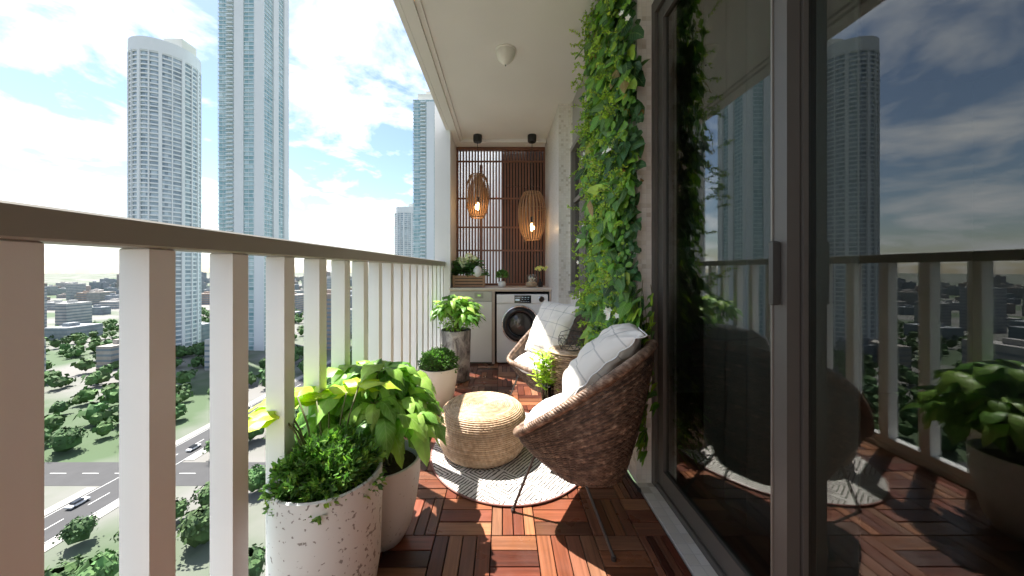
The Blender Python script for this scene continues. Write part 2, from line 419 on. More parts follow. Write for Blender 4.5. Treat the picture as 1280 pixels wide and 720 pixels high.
tc = N(nt, 'ShaderNodeTexCoord'); sp = N(nt, 'ShaderNodeSeparateXYZ'); nt.links.new(tc.outputs['Generated'], sp.inputs[0])
zz = math_(nt, 'ADD', math_(nt, 'MAXIMUM', sp.outputs[2], 0), .22)
cb = N(nt, 'ShaderNodeCombineXYZ')
nt.links.new(math_(nt, 'DIVIDE', sp.outputs[0], zz), cb.inputs[0]); nt.links.new(math_(nt, 'DIVIDE', sp.outputs[1], zz), cb.inputs[1])
n1 = N(nt, 'ShaderNodeTexNoise', i_Scale=2.6, i_Detail=9.0, i_Roughness=.58, i_Distortion=.35); nt.links.new(cb.outputs[0], n1.inputs['Vector'])
n2 = N(nt, 'ShaderNodeTexNoise', i_Scale=.9, i_Detail=3.0); nt.links.new(cb.outputs[0], n2.inputs['Vector'])
cm = math_(nt, 'ADD', n1.outputs[0], math_(nt, 'MULTIPLY', math_(nt, 'SUBTRACT', n2.outputs[0], .5), .35))
rp = N(nt, 'ShaderNodeValToRGB'); nt.links.new(cm, rp.inputs[0]); rp.color_ramp.elements[0].position = .46; rp.color_ramp.elements[1].position = .70
SKYS = .055
skyc = mixc(nt, rp.outputs[0], sky.outputs[0], (10.5, 10.7, 11.1))
nt.links.new(skyc, bg.inputs[0]); bg.inputs[1].default_value = SKYS
nt.links.new(bg.outputs[0], out.inputs[0])
sc.view_settings.view_transform = 'Standard'; sc.view_settings.look = 'None'; sc.view_settings.exposure = 2.08; sc.view_settings.gamma = 1
sc.cycles.max_bounces = 10; sc.cycles.diffuse_bounces = 6; sc.cycles.glossy_bounces = 4; sc.cycles.transparent_max_bounces = 16
sc.cycles.use_denoising = True; sc.cycles.sample_clamp_indirect = 6; sc.cycles.caustics_reflective = False; sc.cycles.caustics_refractive = False

# ------------------------------------------------------------------ the balcony shell
Y0, YB = -1.3, 4.52          # near end, back wall
XR = .69                      # right wall face
ZC = 2.78
# floor: wooden deck tiles, four slats each, direction alternating
b = MB(); b.box(-.80, XR, Y0, YB, -.12, -.012)
struct(b.build('floor_base', M['cavity']))
b = MB()
xs = [-.462 - .42 * .5, -.462, -.277, -.046, .139, .377, .561, XR - .006]; xs[0] = -.672
ys = []
y = 1.524 * 420 / 460
while y > Y0: y -= .222
while y < YB - .0: ys.append(y); y += .222
ys.append(YB)
tones = [(.42, .17, .085), (.50, .22, .11), (.33, .115, .06), (.24, .075, .042), (.55, .27, .14), (.15, .05, .032), (.46, .24, .14), (.38, .17, .10), (.20, .06, .035), (.36, .12, .07)]
for j in range(len(ys) - 1):
    for i in range(len(xs) - 1):
        x0, x1, y0, y1 = xs[i], xs[i + 1], ys[j], ys[j + 1]
        vert = (i + j) % 2 == 0
        W = (x1 - x0) if vert else (y1 - y0)
        n = 4 if vert else 3
        for k in range(n):
            c = random.choice(tones); q = U(.34, .78); c = (c[0] * q, c[1] * q * .88, c[2] * q * .84)
            dz = U(-.0012, .0012); g = .0022; o = (U(0, 50), U(0, 50))
            if vert: b.box(x0 + W * k / n + g, x0 + W * (k + 1) / n - g, y0 + g, y1 - g, -.0105, 0 + dz, c, .0012, 'y', o)
            else: b.box(x0 + g, x1 - g, y0 + W * k / n + g, y0 + W * (k + 1) / n - g, -.0105, 0 + dz, c, .0012, 'x', o)
struct(b.build('floor', M['parquet']))
b = MB(); b.box(XR, .775, Y0, 1.737, -.12, .006)
struct(b.build('curb', M['curb']))
b = MB(); b.box(-.80, -.674, Y0, 3.96, -.119, .03); struct(b.build('floor_edge', M['white']))
# slab edges, ceiling with stepped border
b = MB()
b.box(-.545, 1.2, Y0, YB + .03, ZC + .0, ZC + .2)
struct(b.build('ceiling', M['ceil']))
b = MB()
b.box(-.667, -.632, Y0, 3.98, ZC - .036, ZC + .3)
b.box(-.628, -.545, Y0, YB - .0, ZC - .04, ZC + .199)
b.box(-.632, -.628, Y0, YB, ZC - .03, ZC + .19)
b.box(-.545, -.508, Y0, YB - .20, ZC - .018, ZC - .001)
b.box(-.545, .565, YB - .20, YB, ZC - .04, ZC - .001)
struct(b.build('ceiling_border', M['ceil']))
# back pillar and back wall
b = MB(); b.box(-.80, -.615, 3.96, YB + .03, -1, 3.2)
tag(b.build('pillar', M['white']), 'white rendered pillar where the railing ends beside the counter', 'pillar')
bw = thing('back_wall', 'white wall with a dark glazed panel, seen behind the brown slatted screen', 'wall', (0, YB + .2, 0))
b = MB(); b.box(-1.0, .0, YB + .9, YB + 1.0, -1, 3.6); b.box(.0, .9, YB + .26, YB + 1.0, -1, 3.6); b.build('wall', mat('bright_render', (.88, .88, .86), .8, var=.03), bw, world=True)
b = MB(); b.box(.0, .9, YB + .20, YB + .258, .0, ZC); b.build('glazed_panel', mat('smoked_panel', (.055, .05, .05), .12, var=.6, scale=3, bmp=0), bw, world=True)
b = MB(); b.box(.03, .55, YB + .12, YB + .19, 2.25, 2.6, bev=.01); b.build('blower_box', M['black'], bw, world=True)
# right wall: white pebble return by the counter
rw = thing('pebble_wall', 'white pebble mosaic wall beside the counter, reaching the ceiling', 'wall', (.57, 3.42, 0))
b = MB(); b.box(.572, .9, 3.42, YB + .3, 0, ZC); b.build('wall', M['mos_w'], rw, world=True)
b = MB(); b.box(.570, .70, 3.405, 3.418, 0, ZC); b.build('end_face', M['mos_y'], rw, world=True)
# right wall with window
WY0, WY1, WZ0, WZ1 = 2.35, 3.36, .8875, 2.306
mw = thing('mosaic_wall', 'cream mosaic tiled wall on the right, holding the window and the vine', 'wall', (XR, 1.737, 0))
b = MB()
b.box(XR, .9, 1.739, WY0, 0, ZC); b.box(XR, .9, WY1, 3.418, 0, ZC); b.box(XR, .9, WY0, WY1, 0, WZ0)
b.build('wall', M['mos_x'], mw, world=True)
b = MB(); b.box(XR + .001, .775, 1.725, 1.7385, .006, 2.60); b.build('end_face', M['mos_y'], mw, world=True)
b = MB(); b.box(XR + .012, .9, WY0, WY1, WZ1, ZC); b.build('upper_panel', mat('grey_panel', (.30, .29, .27), .4, var=.05), mw, world=True)
wn = thing('window', 'dark framed window in the mosaic wall, half hidden by the vine', 'window', (XR, WY0, WZ0))
b = MB(); t = .045
b.box(XR - .012, XR + .06, WY0, WY1, WZ0, WZ0 + t); b.box(XR - .012, XR + .06, WY0, WY1, WZ1 - t, WZ1)
b.box(XR - .011, XR + .06, WY0, WY0 + t, WZ0 + t, WZ1 - t); b.box(XR - .011, XR + .06, WY1 - t, WY1, WZ0 + t, WZ1 - t)
b.box(XR + .01, XR + .05, 2.84, 2.88, WZ0 + t, WZ1 - t)
b.box(XR + .01, XR + .05, WY0 + t, 2.84, 1.75, 1.79); b.box(XR + .01, XR + .05, 2.88, WY1 - t, 1.75, 1.79)
b.build('frame', M['framelight'], wn, world=True)
b = MB(); b.box(XR + .028, XR + .034, WY0 + t, WY1 - t, WZ0 + t, WZ1 - t); b.build('pane', M['winglass'], wn, world=True)
b = MB(); b.box(XR - .03, XR + .02, WY0 - .02, WY1 + .005, WZ0 - .028, WZ0 - .001); b.build('sill', M['framelight'], wn, world=True)
b = MB(); b.box(.93, .95, WY0 - .4, WY1, .3, ZC); tag(b.build('window_blind', M['curtain']), 'grey blind hanging inside behind the framed window', 'blind')

# sliding glass door
XD = .775
dr = thing('sliding_door', 'dark grey framed sliding glass door running along the right side', 'door', (XD, -.9, 0))
DY0, DY1, DZ = -.9, 1.724, 2.46
b = MB()
b.box(XD - .010, XD + .09, DY1 - .035, DY1, .006, DZ, bev=.003); b.box(XD - .010, XD + .09, DY0, DY0 + .05, .006, DZ, bev=.003)
b.box(XD - .012, XD + .09, DY0 + .05, DY1 - .035, DZ - .07, DZ, bev=.003); b.box(XD - .006, XD + .09, DY0 + .05, DY1 - .035, .006, .035, bev=.003)
b.build('outer_frame', M['frame'], dr, world=True)
def leafpanel(y0, y1, x):
    b = MB(); s = .055
    b.box(x, x + .035, y0, y0 + s, .037, DZ - .072, bev=.003); b.box(x, x + .035, y1 - s, y1, .037, DZ - .072, bev=.003)
    b.box(x + .001, x + .034, y0 + s, y1 - s, .037, .12); b.box(x + .001, x + .034, y0 + s, y1 - s, DZ - .135, DZ - .072)
    p = b.build('door_panel', M['frame'], dr, world=True)
    b = MB(); b.box(x + .014, x + .02, y0 + s, y1 - s, .12, DZ - .135)
    g = b.build('pane', M['glass'], p); 
    for vv in g.data.vertices: vv.co -= V(dr.location)
    b = MB(); b.box(x - .004, x, y0 + s - .010, y0 + s - .004, .2, DZ - .2)
    q = b.build('trim_line', M['framelight'], p)
    for vv in q.data.vertices: vv.co -= V(dr.location)
    return p
leafpanel(.92, DY1 - .04, XD + .004)
p2 = leafpanel(-.1, .97, XD + .045)
leafpanel(DY0 + .055, -.04, XD + .004)
b = MB(); b.box(XD - .020, XD + .001, .938, .952, 1.0, 1.18, bev=.004)
hd = b.build('handle', M['gunmetal'], dr, world=True)
b = MB(); b.box(XD - .006, .9, Y0, 1.724, DZ + .001, ZC); tag(b.build('lintel', M['white']), 'off-white painted strip of wall above the sliding door', 'wall')
# room inside the door
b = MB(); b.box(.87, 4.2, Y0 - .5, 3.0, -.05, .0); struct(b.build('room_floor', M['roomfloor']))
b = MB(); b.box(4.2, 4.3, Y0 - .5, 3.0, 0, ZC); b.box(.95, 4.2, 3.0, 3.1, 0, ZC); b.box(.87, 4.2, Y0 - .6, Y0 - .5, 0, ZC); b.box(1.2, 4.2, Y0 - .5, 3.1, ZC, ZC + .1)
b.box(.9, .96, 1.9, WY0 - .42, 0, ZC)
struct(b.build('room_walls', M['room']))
def curtain(y0, y1, label, x=1.06):
    b = MB(); n = int((y1 - y0) / .008); zs = (.02, 1.2, 2.5)
    for i in range(n + 1):
        y = y0 + (y1 - y0) * i / n
        for k, z in enumerate(zs): b.v.append(V((x + .035 * math.sin(i * .34) * (1 + .3 * math.sin(i * .07)) + .004 * k * math.sin(i * .11), y, z)))
    for i in range(n):
        for k in range(2): a = i * 3 + k; b.face((a, a + 3, a + 4, a + 1))
    o = b.build('curtain', M['curtain'], smooth=True)
    sm = o.modifiers.new('th', 'SOLIDIFY'); sm.thickness = .003
    tag(o, label, 'curtain')
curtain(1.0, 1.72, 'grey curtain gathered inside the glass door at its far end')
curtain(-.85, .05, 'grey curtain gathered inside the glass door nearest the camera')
# end wall behind the camera
b = MB(); b.box(-.80, .9, Y0 - .12, Y0, -.1, ZC); tag(b.build('end_wall', M['white']), 'white wall closing the near end of the balcony', 'wall')

# ------------------------------------------------------------------ railing
ra = thing('railing', 'white balcony railing of upright square posts under a taupe handrail', 'railing', (-.68, 3.96, 0))
b = MB(); b.box(-.752, -.672, Y0 + .002, 3.958, 1.142, 1.194, bev=.004); b.build('handrail', M['taupe'], ra, world=True)
b = MB(); b.box(-.733, -.682, Y0 + .002, 3.958, .031, .075, bev=.003); b.build('bottom_rail', M['whitemetal'], ra, world=True)
y = 1.646 - .2 * 14
while y < 3.95:
    if y > Y0 + .01:
        b = MB(); b.box(-.737, -.679, y, y + .052, .0752, 1.1418, bev=.003); b.build('baluster', M['whitemetal'], ra, world=True)
    y += .2

# ------------------------------------------------------------------ slatted screen
ls = thing('slatted_screen', 'red-brown wooden slatted screen behind the counter', 'screen', (-.035, YB, .886))
x0, x1, z0, z1 = -.64 + .026, .568, .886, 2.735
b = MB(); b.box(x0, x1, YB - .035, YB + .02, z1 - .04, z1); b.box(x0, x1, YB - .035, YB + .02, z0, z0 + .03); b.box(x0, x0 + .026, YB - .034, YB + .02, z0 + .03, z1 - .04); b.box(x1 - .02, x1, YB - .034, YB + .02, z0 + .03, z1 - .04)
b.build('frame', M['lattice'], ls, world=True)
b = MB()
n = 28
for i in range(n):
    x = x0 + .03 + (x1 - x0 - .06) * (i + .5) / n
    b.box(x - .0105, x + .0105, YB - .02, YB + .002, z0 + .03, z1 - .04)
b.build('slats', M['lattice'], ls, world=True)
b = MB()
for z in (2.545, 2.05, 1.665, 1.355): b.box(x0 + .026, x1 - .02, YB - .032, YB - .0205, z - .011, z + .011)
b.build('cross_bars', M['lattice'], ls, world=True)
b = MB(); b.box(-.305, -.265, YB - .0345, YB + .018, z0 + .03, 2.50); b.build('post', M['lattice'], ls, world=True)

# ------------------------------------------------------------------ counter cabinet and washing machine
YF = 3.915
cb_ = thing('counter_cabinet', 'pale counter cabinet with washed wood edges below the slatted screen', 'cabinet', (0, YF, 0))
b = MB(); b.box(-.625, .597, YF - .005, YB - .036, .866, .885, bev=.002); b.build('countertop', M['counter'], cb_, world=True)
b = MB()
b.box(-.613, .594, YF, YB - .04, .846, .8655); b.box(-.12, -.089, YF, YB - .04, 0, .8455); b.box(.547, .594, YF, 3.404, 0, .8455) if False else None
b.box(.547, .568, YF, YB - .04, 0, .8455); b.box(.5685, .594, YF, YF + .0, 0, .8455) if False else None
b.build('carcass', M['lam'], cb_, world=True)
b = MB(); b.box(-.089, .547, YB - .06, YB - .05, 0, .8455); b.box(-.0885, -.0860, YF + .004, YB - .06, 0, .8455);b.box(.5440, .5465, YF + .004, YB - .06, 0, .8455); b.box(-.0855, .5435, YF + .004, YB - .06, .8435, .8455); b.build('niche_lining', M['cavity'], cb_, world=True)
b = MB(); b.box(-.613, -.124, YF - .004, YF + .018, .733, .843, bev=.002); p = b.build('drawer_front', M['cabbeige'], cb_, world=True)
b = MB(); b.box(-.325, -.222, YF - .008, YF - .0045, .765, .832, bev=.001); b.build('control_panel', M['taupe'], cb_, world=True)
b = MB()
for cx in (-.283, -.262):
    b.box(cx - .006, cx + .006, YF - .0095, YF - .0085, .792, .796); b.box(cx - .006, cx + .006, YF - .0095, YF - .0085, .803, .807); b.box(cx + .003, cx + .006, YF - .0095, YF - .0085, .796, .803)
b.build('indicator_lights', M['led'], cb_, world=True)
b = MB(); b.box(-.613, -.124, YF - .004, YF + .018, .022, .728, bev=.002); b.build('cabinet_door', M['cabdoor'], cb_, world=True)
b = MB(); b.box(-.613, -.121, YF + .02, YF + .03, 0, .846); b.build('kick_plate', M['frame'], cb_, world=True)

wm = thing('washing_machine', 'white front-loading washing machine under the counter', 'washing machine', (.235, YF + .02, 0))
WX0, WX1, WZT = -.066, .530, .812
b = MB(); b.box(WX0, WX1, YF + .012, YB - .08, .012, WZT - .112, bev=.006); b.build('body', M['washer'], wm, world=True)
b = MB(); b.box(WX0, WX1, YF + .006, YB - .08, WZT - .110, WZT, bev=.006); cpn = b.build('control_panel', M['washer'], wm, world=True)
b = MB(); b.box(WX0 + .015, WX0 + .185, YF + .002, YF + .007, WZT - .095, WZT - .055, bev=.002); b.build('detergent_drawer', M['washer'], wm, world=True)
b = MB(); b.box(.14, .335, YF + .001, YF + .007, WZT - .102, WZT - .012, bev=.002); dp = b.build('display', M['display'], wm, world=True)
b = MB()
for i in range(4): b.box(.150 + i * .016, .160 + i * .016, YF - .0005, YF + .0005, WZT - .038, WZT - .033)
for i in range(3): b.box(.225 + i * .034, .245 + i * .034, YF - .0005, YF + .0005, WZT - .038, WZT - .032); b.box(.225 + i * .034, .240 + i * .034, YF - .0005, YF + .0005, WZT - .060, WZT - .056)
b.box(.150, .200, YF - .0005, YF + .0005, WZT - .075, WZT - .055)
for i in range(5): b.box(.215 + i * .022, .223 + i * .022, YF - .0005, YF + .0005, WZT - .088, WZT - .083)
b.build('display_marks', M['ledblue'], wm, world=True)
DCX, DCZ = .21, .463
def ringY(mb, prof, n=56, squeeze=None):
    """lathe about the Y axis at the door centre: prof of (radius, y)"""
    base = len(mb.v)
    for (r, y) in prof:
        for k in range(n):
            a = 2 * PI * k / n; mb.v.append(V((DCX + r * math.cos(a), y, DCZ + r * math.sin(a))))
    for j in range(len(prof) - 1):
        for k in range(n):
            l = (k + 1) % n; mb.face((base + j * n + k, base + j * n + l, base + (j + 1) * n + l, base + (j + 1) * n + k))
    return base
b = MB(); ringY(b, [(.222, YF + .0125), (.222, YF - .002), (.216, YF - .010), (.205, YF - .012), (.203, YF - .008)]); b.build('door_rim', M['chrome'], wm, world=True, smooth=True)
b = MB(); ringY(b, [(.204, YF - .009), (.198, YF - .018), (.175, YF - .024), (.150, YF - .022), (.132, YF - .010), (.128, YF + .01)]); b.build('door_ring', M['display'], wm, world=True, smooth=True)
b = MB(); bb = ringY(b, [(.128, YF + .008), (.118, YF - .004), (.09, YF - .016), (.05, YF - .024), (.004, YF - .027)]); b.build('door_glass', M['smokeglass'], wm, world=True, smooth=True)
b = MB(); ringY(b, [(.127, YF + .012), (.122, YF + .03), (.115, YF + .20), (.001, YF + .21)], 40); b.build('drum', mat('drum', (.03, .03, .032), .3, metal=.8, var=.6, scale=14, bmp=.5), wm, world=True, smooth=True)
b = MB(); ringY(b, [(.016, WZT)], 3) if False else None
kx, kz = .455, WZT - .055
base = len(b.v)
for (r, y) in ((.034, YF + .006), (.034, YF - .012), (.030, YF - .016), (.001, YF - .016)):
    for k in range(28): b.v.append(V((kx + r * math.cos(2 * PI * k / 28), y, kz + r * math.sin(2 * PI * k / 28))))
for j in range(3):
    for k in range(28): l = (k + 1) % 28; b.face((base + j * 28 + k, base + j * 28 + l, base + (j + 1) * 28 + l, base + (j + 1) * 28 + k))
b.build('dial', M['chrome'], wm, world=True, smooth=True, angle=35)

# ------------------------------------------------------------------ leaves
def leaf(mb, p, d, up, L, Wd, prof, droop=.5, cup=.25, col=(.1, .25, .05), k=4, wave=0, twist=0):
    p = V(p); d = V(d).normalized(); up = V(up)
    base = len(mb.v)
    ph = U(0, 6)
    for i in range(k + 1):
        s = i / k
        side = d.cross(up)
        if side.length < 1e-4: side = d.orthogonal()
        side.normalize(); nn = side.cross(d).normalized()
        w = Wd * prof(s) * .5
        wv = wave * w * math.sin(ph + i * 2.1)
        mb.v += [p - side * w + nn * (cup * w + wv), V(p), p + side * w + nn * (cup * w - wv)]
        p = p + d * (L / k)
        d = (d + V((0, 0, -droop / k))).normalized()
    vein = tuple(c * 1.12 for c in col)
    for i in range(k):
        a = base + i * 3; v0, v1 = i / k, (i + 1) / k
        mb.face((a, a + 1, a + 4, a + 3), col, ((0, v0), (.5, v0), (.5, v1), (0, v1))); mb.face((a + 1, a + 2, a + 5, a + 4), vein, ((.5, v0), (1, v0), (1, v1), (.5, v1)))
ovate = lambda s: max(.02, math.sin(PI * min(1, s ** .75)) ** .8)
obov = lambda s: max(.02, math.sin(PI * min(1, s ** 1.5 * .97 + .03)) ** .75)
lance = lambda s: max(.02, math.sin(PI * (s * .96 + .04)))
heart = lambda s: max(.02, (1 - s) ** .6 * min(1, .55 + s * 2.2))
def rdir(): 
    while True:
        v = V((U(-1, 1), U(-1, 1), U(-1, 1)))
        if .05 < v.length < 1: return v.normalized()
def jc(c, a=.25, h=.08):
    k = U(1 - a, 1 + a); return (c[0] * k * U(1 - h, 1 + h * 2), c[1] * k, c[2] * k * U(1 - h, 1 + h))

def pot(root, prof, m, soilz, soilr, n=48, jit=None, world=False, wall=.012):
    b = MB(); zt = prof[-1][1]; rt = prof[-1][0]
    pr = list(prof) + [(rt - wall * .4, zt + .004), (rt - wall, zt), (rt - wall - .004, soilz - .01)]
    b.lathe(pr, n, jit=jit); b.build('pot', m, root, smooth=True, angle=50)
    b = MB(); b.lathe([(soilr, soilz - .012), (soilr * .8, soilz + .002), (soilr * .4, soilz + .006), (.002, soilz + .008)], 24, jit=lambda a, z: .0 , capb=False); b.build('soil', M['soil'], root, smooth=True)

def whorl_plant(root, zsoil, n_st, hgt, spread, L, Wd, cols, nl=(6, 9), droop=1.3, prof=obov, k=5, lean=(0, 0), wave=.25, lay=2):
    lb = MB(); sb = MB()
    for i in range(n_st):
        a = 2 * PI * i / n_st * 2.4 + U(-.3, .3); r = spread * math.sqrt((i + .5) / n_st)
        top = V((r * math.cos(a) + lean[0], r * math.sin(a) + lean[1], zsoil + hgt * (1 - .45 * (r / spread) ** 2) * U(.8, 1.08)))
        b0 = V((U(-.04, .04), U(-.04, .04), zsoil - .005)); mid = b0.lerp(top, .5) + V((0, 0, .06))
        sb.tube([b0, b0.lerp(mid, .5) + V((0, 0, .015)), mid, mid.lerp(top, .6), top], [.006, .005, .004, .003, .002], 6)
        outw = (top - V((0, 0, zsoil + hgt * .2))).normalized()
        for ly in range(lay):
            m = random.randint(*nl); a0 = U(0, 6)
            for q in range(m):
                aa = a0 + 2 * PI * q / m + U(-.2, .2)
                d = V((math.cos(aa), math.sin(aa), U(.1, .5) - ly * .3)) + outw * .35
                c = jc(random.choice(cols), .2)
                s_ = U(.75, 1.15)
                st = top - V((0, 0, ly * .035)); pb = st + d.normalized() * .02
                sb.tube([st, pb], .0015, 4)
                leaf(lb, pb, d, V((0, 0, 1)), L * s_, Wd * s_, prof, droop * U(.7, 1.4), -.25, c, k, wave)
    sb.build('stems', M['stem'], root, smooth=True)
    lb.build('foliage', M['leaf'], root, smooth=True)
def dome_shrub(root, c, r, h, n, L, Wd, cols, loose=.12, sq=1.0):
    lb = MB(); sb = MB()
    for i in range(n):
        d = rdir()
        if d.z < -.25: d.z = -d.z
        q = (U(.35, 1) ** .4) * (1 + loose * noise.noise(d * 4 + V((c[0], 0, 0))) * 2)
        p = V(c) + V((d.x * r * q, d.y * r * q, d.z * h * q))
        if R() < .06: sb.tube([V(c) + V((d.x * r * .1, d.y * r * .1, -.02)), p * .7 + V(c) * .3, p], .0016, 4)
        dd = (d + rdir() * .8 + V((0, 0, .3))).normalized()
        for t in range(2):
            leaf(lb, p, (dd + rdir() * .7).normalized(), rdir(), L * U(.7, 1.3), Wd * U(.7, 1.2), ovate, .2, .2, jc(random.choice(cols), .35), 2)
    sb.build('stems', M['stem'], root); lb.build('foliage', M['leaf'], root, smooth=True)

# grey stone planter with bright plant
G_light = [(.22, .42, .06), (.28, .50, .09), (.15, .33, .05), (.35, .55, .12)]
G_mid = [(.10, .26, .04), (.15, .34, .06), (.07, .19, .03), (.21, .42, .09)]
G_dark = [(.04, .12, .02), (.06, .17, .03), (.08, .20, .03), (.03, .09, .02)]
t = thing('potted_plant', 'rough grey stone planter with a bright drooping broad-leaved plant', 'potted plant', (-.465, 3.36, 0))
pot(t, [(.125, .0), (.135, .02), (.143, .25), (.147, .47), (.147, .50)], M['stone'], .48, .134, 64, jit=lambda a, z: .02 * noise.noise(V((math.cos(a) * 3, math.sin(a) * 3, z * 9))))
random.seed(11)
whorl_plant(t, .48, 20, .34, .19, .16, .052, G_light + G_mid[:3], (6, 8), 2.0, lance, 5, (0, 0), .3)
lb = MB()
for i in range(260):
    a = U(0, 6.28); r = U(.02, .17); leaf(lb, (r * math.cos(a), r * math.sin(a), .50 + U(0, .10)), rdir(), rdir(), .03, .016, ovate, .3, .2, jc(G_light[0], .4), 2)
lb.build('undergrowth', M['leaf'], t, smooth=True)
# cream pot with ball shrub
random.seed(12)
t = thing('potted_plant', 'cream clay pot with a clipped dark green ball shrub', 'potted plant', (-.515, 2.70, 0))
pot(t, [(.085, 0), (.105, .02), (.132, .12), (.150, .24), (.156, .32)], M['potcream'], .30, .142)
dome_shrub(t, (0, 0, .33), .150, .135, 2300, .020, .009, G_dark + G_mid[:1])
# tall white pot with big drooping leaves
random.seed(21)
t = thing('potted_plant', 'tall worn white pot with a lush plant of large drooping green leaves', 'potted plant', (-.490, 1.38, 0))
pot(t, [(.060, 0), (.085, .008), (.112, .06), (.135, .16), (.148, .26), (.150, .33)], M['potwhite'], .305, .136)
whorl_plant(t, .30, 22, .37, .20, .18, .068, G_light + G_mid[:2], (6, 8), 2.6, lance, 6, (-.06, .02), .4, 2)
# nearest speckled pot
random.seed(31)
t = thing('potted_plant', 'large speckled white glazed pot with a dense small-leaved shrub, nearest the camera', 'potted plant', (-.565, 1.09, 0))
pot(t, [(.120, 0), (.140, .02), (.160, .15), (.166, .35), (.166, .45)], M['speckle'], .42, .150, 64)
dome_shrub(t, (0, 0, .435), .155, .115, 3000, .024, .012, G_dark + G_mid[:2] + [(.2, .35, .05)], .2)
lb = MB(); sb = MB()
for i in range(9):
    a = U(1.0, 3.6); p0 = V((.05 * math.cos(a), .05 * math.sin(a), .45)); p1 = p0 + V((.09 * math.cos(a), .09 * math.sin(a), U(.16, .24)))
    sb.tube([p0, p0.lerp(p1, .5) + V((0, 0, .03)), p1], .003, 5)
    for q in range(3): leaf(lb, p1, V((math.cos(a + q - 1), math.sin(a + q - 1), .35)), V((0, 0, 1)), U(.13, .17), U(.055, .075), ovate, 1.3, -.2, jc((.45, .62, .05), .15), 6, .3)
sb.build('stalks', M['stem'], t, smooth=True); lb.build('broad_leaves', M['leaf'], t, smooth=True)

# ------------------------------------------------------------------ climbing vine
random.seed(5)
vn = thing('climbing_vine', 'tall wall of climbing vine with white blossoms, ceiling to chair height on the mosaic wall', 'vine', (XR, 1.85, 0))
def vine_bounds(z):
    n1 = noise.noise(V((z * 2.3, 3, 1))) ; n2 = noise.noise(V((z * 3.1, 9, 4)))
    y0, y1 = 1.645, 2.36
    if z < .85: y1 = 2.05 + (z - .25) * .5 ; 
    if z < .55: y0 = 1.80 + (.55 - z) * .1
    return y0 + .035 * n1, y1 + .10 * n2
lb = MB(); sg = MB(); fl = MB(); st = MB()
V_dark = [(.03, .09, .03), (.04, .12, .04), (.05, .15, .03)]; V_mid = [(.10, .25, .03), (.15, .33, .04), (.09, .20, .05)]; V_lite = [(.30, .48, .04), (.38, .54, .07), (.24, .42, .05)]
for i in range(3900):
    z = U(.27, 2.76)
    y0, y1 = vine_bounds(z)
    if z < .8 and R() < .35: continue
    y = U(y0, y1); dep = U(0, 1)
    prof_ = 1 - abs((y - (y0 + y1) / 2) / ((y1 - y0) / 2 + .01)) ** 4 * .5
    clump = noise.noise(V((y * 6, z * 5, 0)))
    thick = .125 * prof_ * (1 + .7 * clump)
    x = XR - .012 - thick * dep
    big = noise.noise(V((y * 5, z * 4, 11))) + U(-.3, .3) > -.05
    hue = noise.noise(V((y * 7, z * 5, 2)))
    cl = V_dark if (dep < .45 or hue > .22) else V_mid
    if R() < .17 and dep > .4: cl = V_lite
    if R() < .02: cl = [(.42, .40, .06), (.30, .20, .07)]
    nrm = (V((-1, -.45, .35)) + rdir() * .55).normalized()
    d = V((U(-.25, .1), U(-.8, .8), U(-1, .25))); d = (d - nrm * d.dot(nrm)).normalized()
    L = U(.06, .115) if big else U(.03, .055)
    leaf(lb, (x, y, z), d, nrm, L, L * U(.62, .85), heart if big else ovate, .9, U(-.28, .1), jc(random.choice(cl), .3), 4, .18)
# fine bright sprigs
for i in range(560):
    z = U(.45, 2.74); y0, y1 = vine_bounds(z); y = U(y0 - .03, y1 + .02)
    if noise.noise(V((y * 6, z * 6, 7))) < -.12: continue
    p = V((XR - .07 - U(.0, .09), y, z)); d = V((-U(.1, 1), U(-.8, .8), U(-.2, .9))).normalized(); q = [p.copy()]
    nseg = random.randint(4, 8)
    for s in range(nseg):
        d = (d + rdir() * .25 + V((0, 0, -.12))).normalized(); p = p + d * .013; q.append(p.copy())
        cc = jc(random.choice(V_lite), .25)
        for t_ in range(3): leaf(sg, p, (d * .5 + rdir()).normalized(), rdir(), U(.012, .020), U(.009, .013), ovate, .2, .2, cc, 2)
    st.tube(q, .0012, 4)
for i in range(15):
    z = U(.3, 2.7); y0, y1 = vine_bounds(z); y = random.choice((U(y0 - .05, y0 + .1), U(y1 - .1, y1 + .02))); c = V((XR - .10 - U(0, .07), y, z))
    for k in range(random.randint(1, 4)):
        cc = c + rdir() * .022; nrm = (V((-1, -.5, .1)) + rdir() * .6).normalized(); u = nrm.orthogonal().normalized(); v = nrm.cross(u)
        for a in range(5): ang = a * 2 * PI / 5; leaf(fl, cc, u * math.cos(ang) + v * math.sin(ang) + nrm * .3, nrm, .017, .013, obov, .1, .1, jc((.80, .80, .74), .05), 2)
# long main stems
for i in range(16):
    y = U(1.84, 2.4); q = []
    for k in range(24):
        z = 2.77 - k * .095; 
        if z < .35: break
        q.append((XR - .02 - .03 * R(), y + .04 * math.sin(k * .7 + i), z))
    st.tube(q, .004, 6)
# hanging tail below chair height
for i in range(105):
    y = U(1.56, 1.9); z = U(.5, 1.05); p = V((XR - .05 if y > 1.70 else U(.62, .735), y, z)); q = [p.copy()]
    for k in range(random.randint(4, 9)):
        p = p + V((U(-.01, .008), U(-.015, .012), -.045)); q.append(p.copy())
        for t_ in range(2): leaf(lb, p, V((-U(.2, .8), U(-.8, .8), -.4)), V((-1, 0, .5)), U(.05, .08), U(.03, .05), heart, .8, .1, jc(random.choice(V_mid + V_lite[:1]), .25), 4, .2)
    st.tube(q, .0016, 4)
lb.build('leaves', M['leaf'], vn, world=True, smooth=True); sg.build('sprigs', M['leaf'], vn, world=True, smooth=True)
fl.build('blossoms', M['petal'], vn, world=True, smooth=True); st.build('stems', M['stem'], vn, world=True, smooth=True)

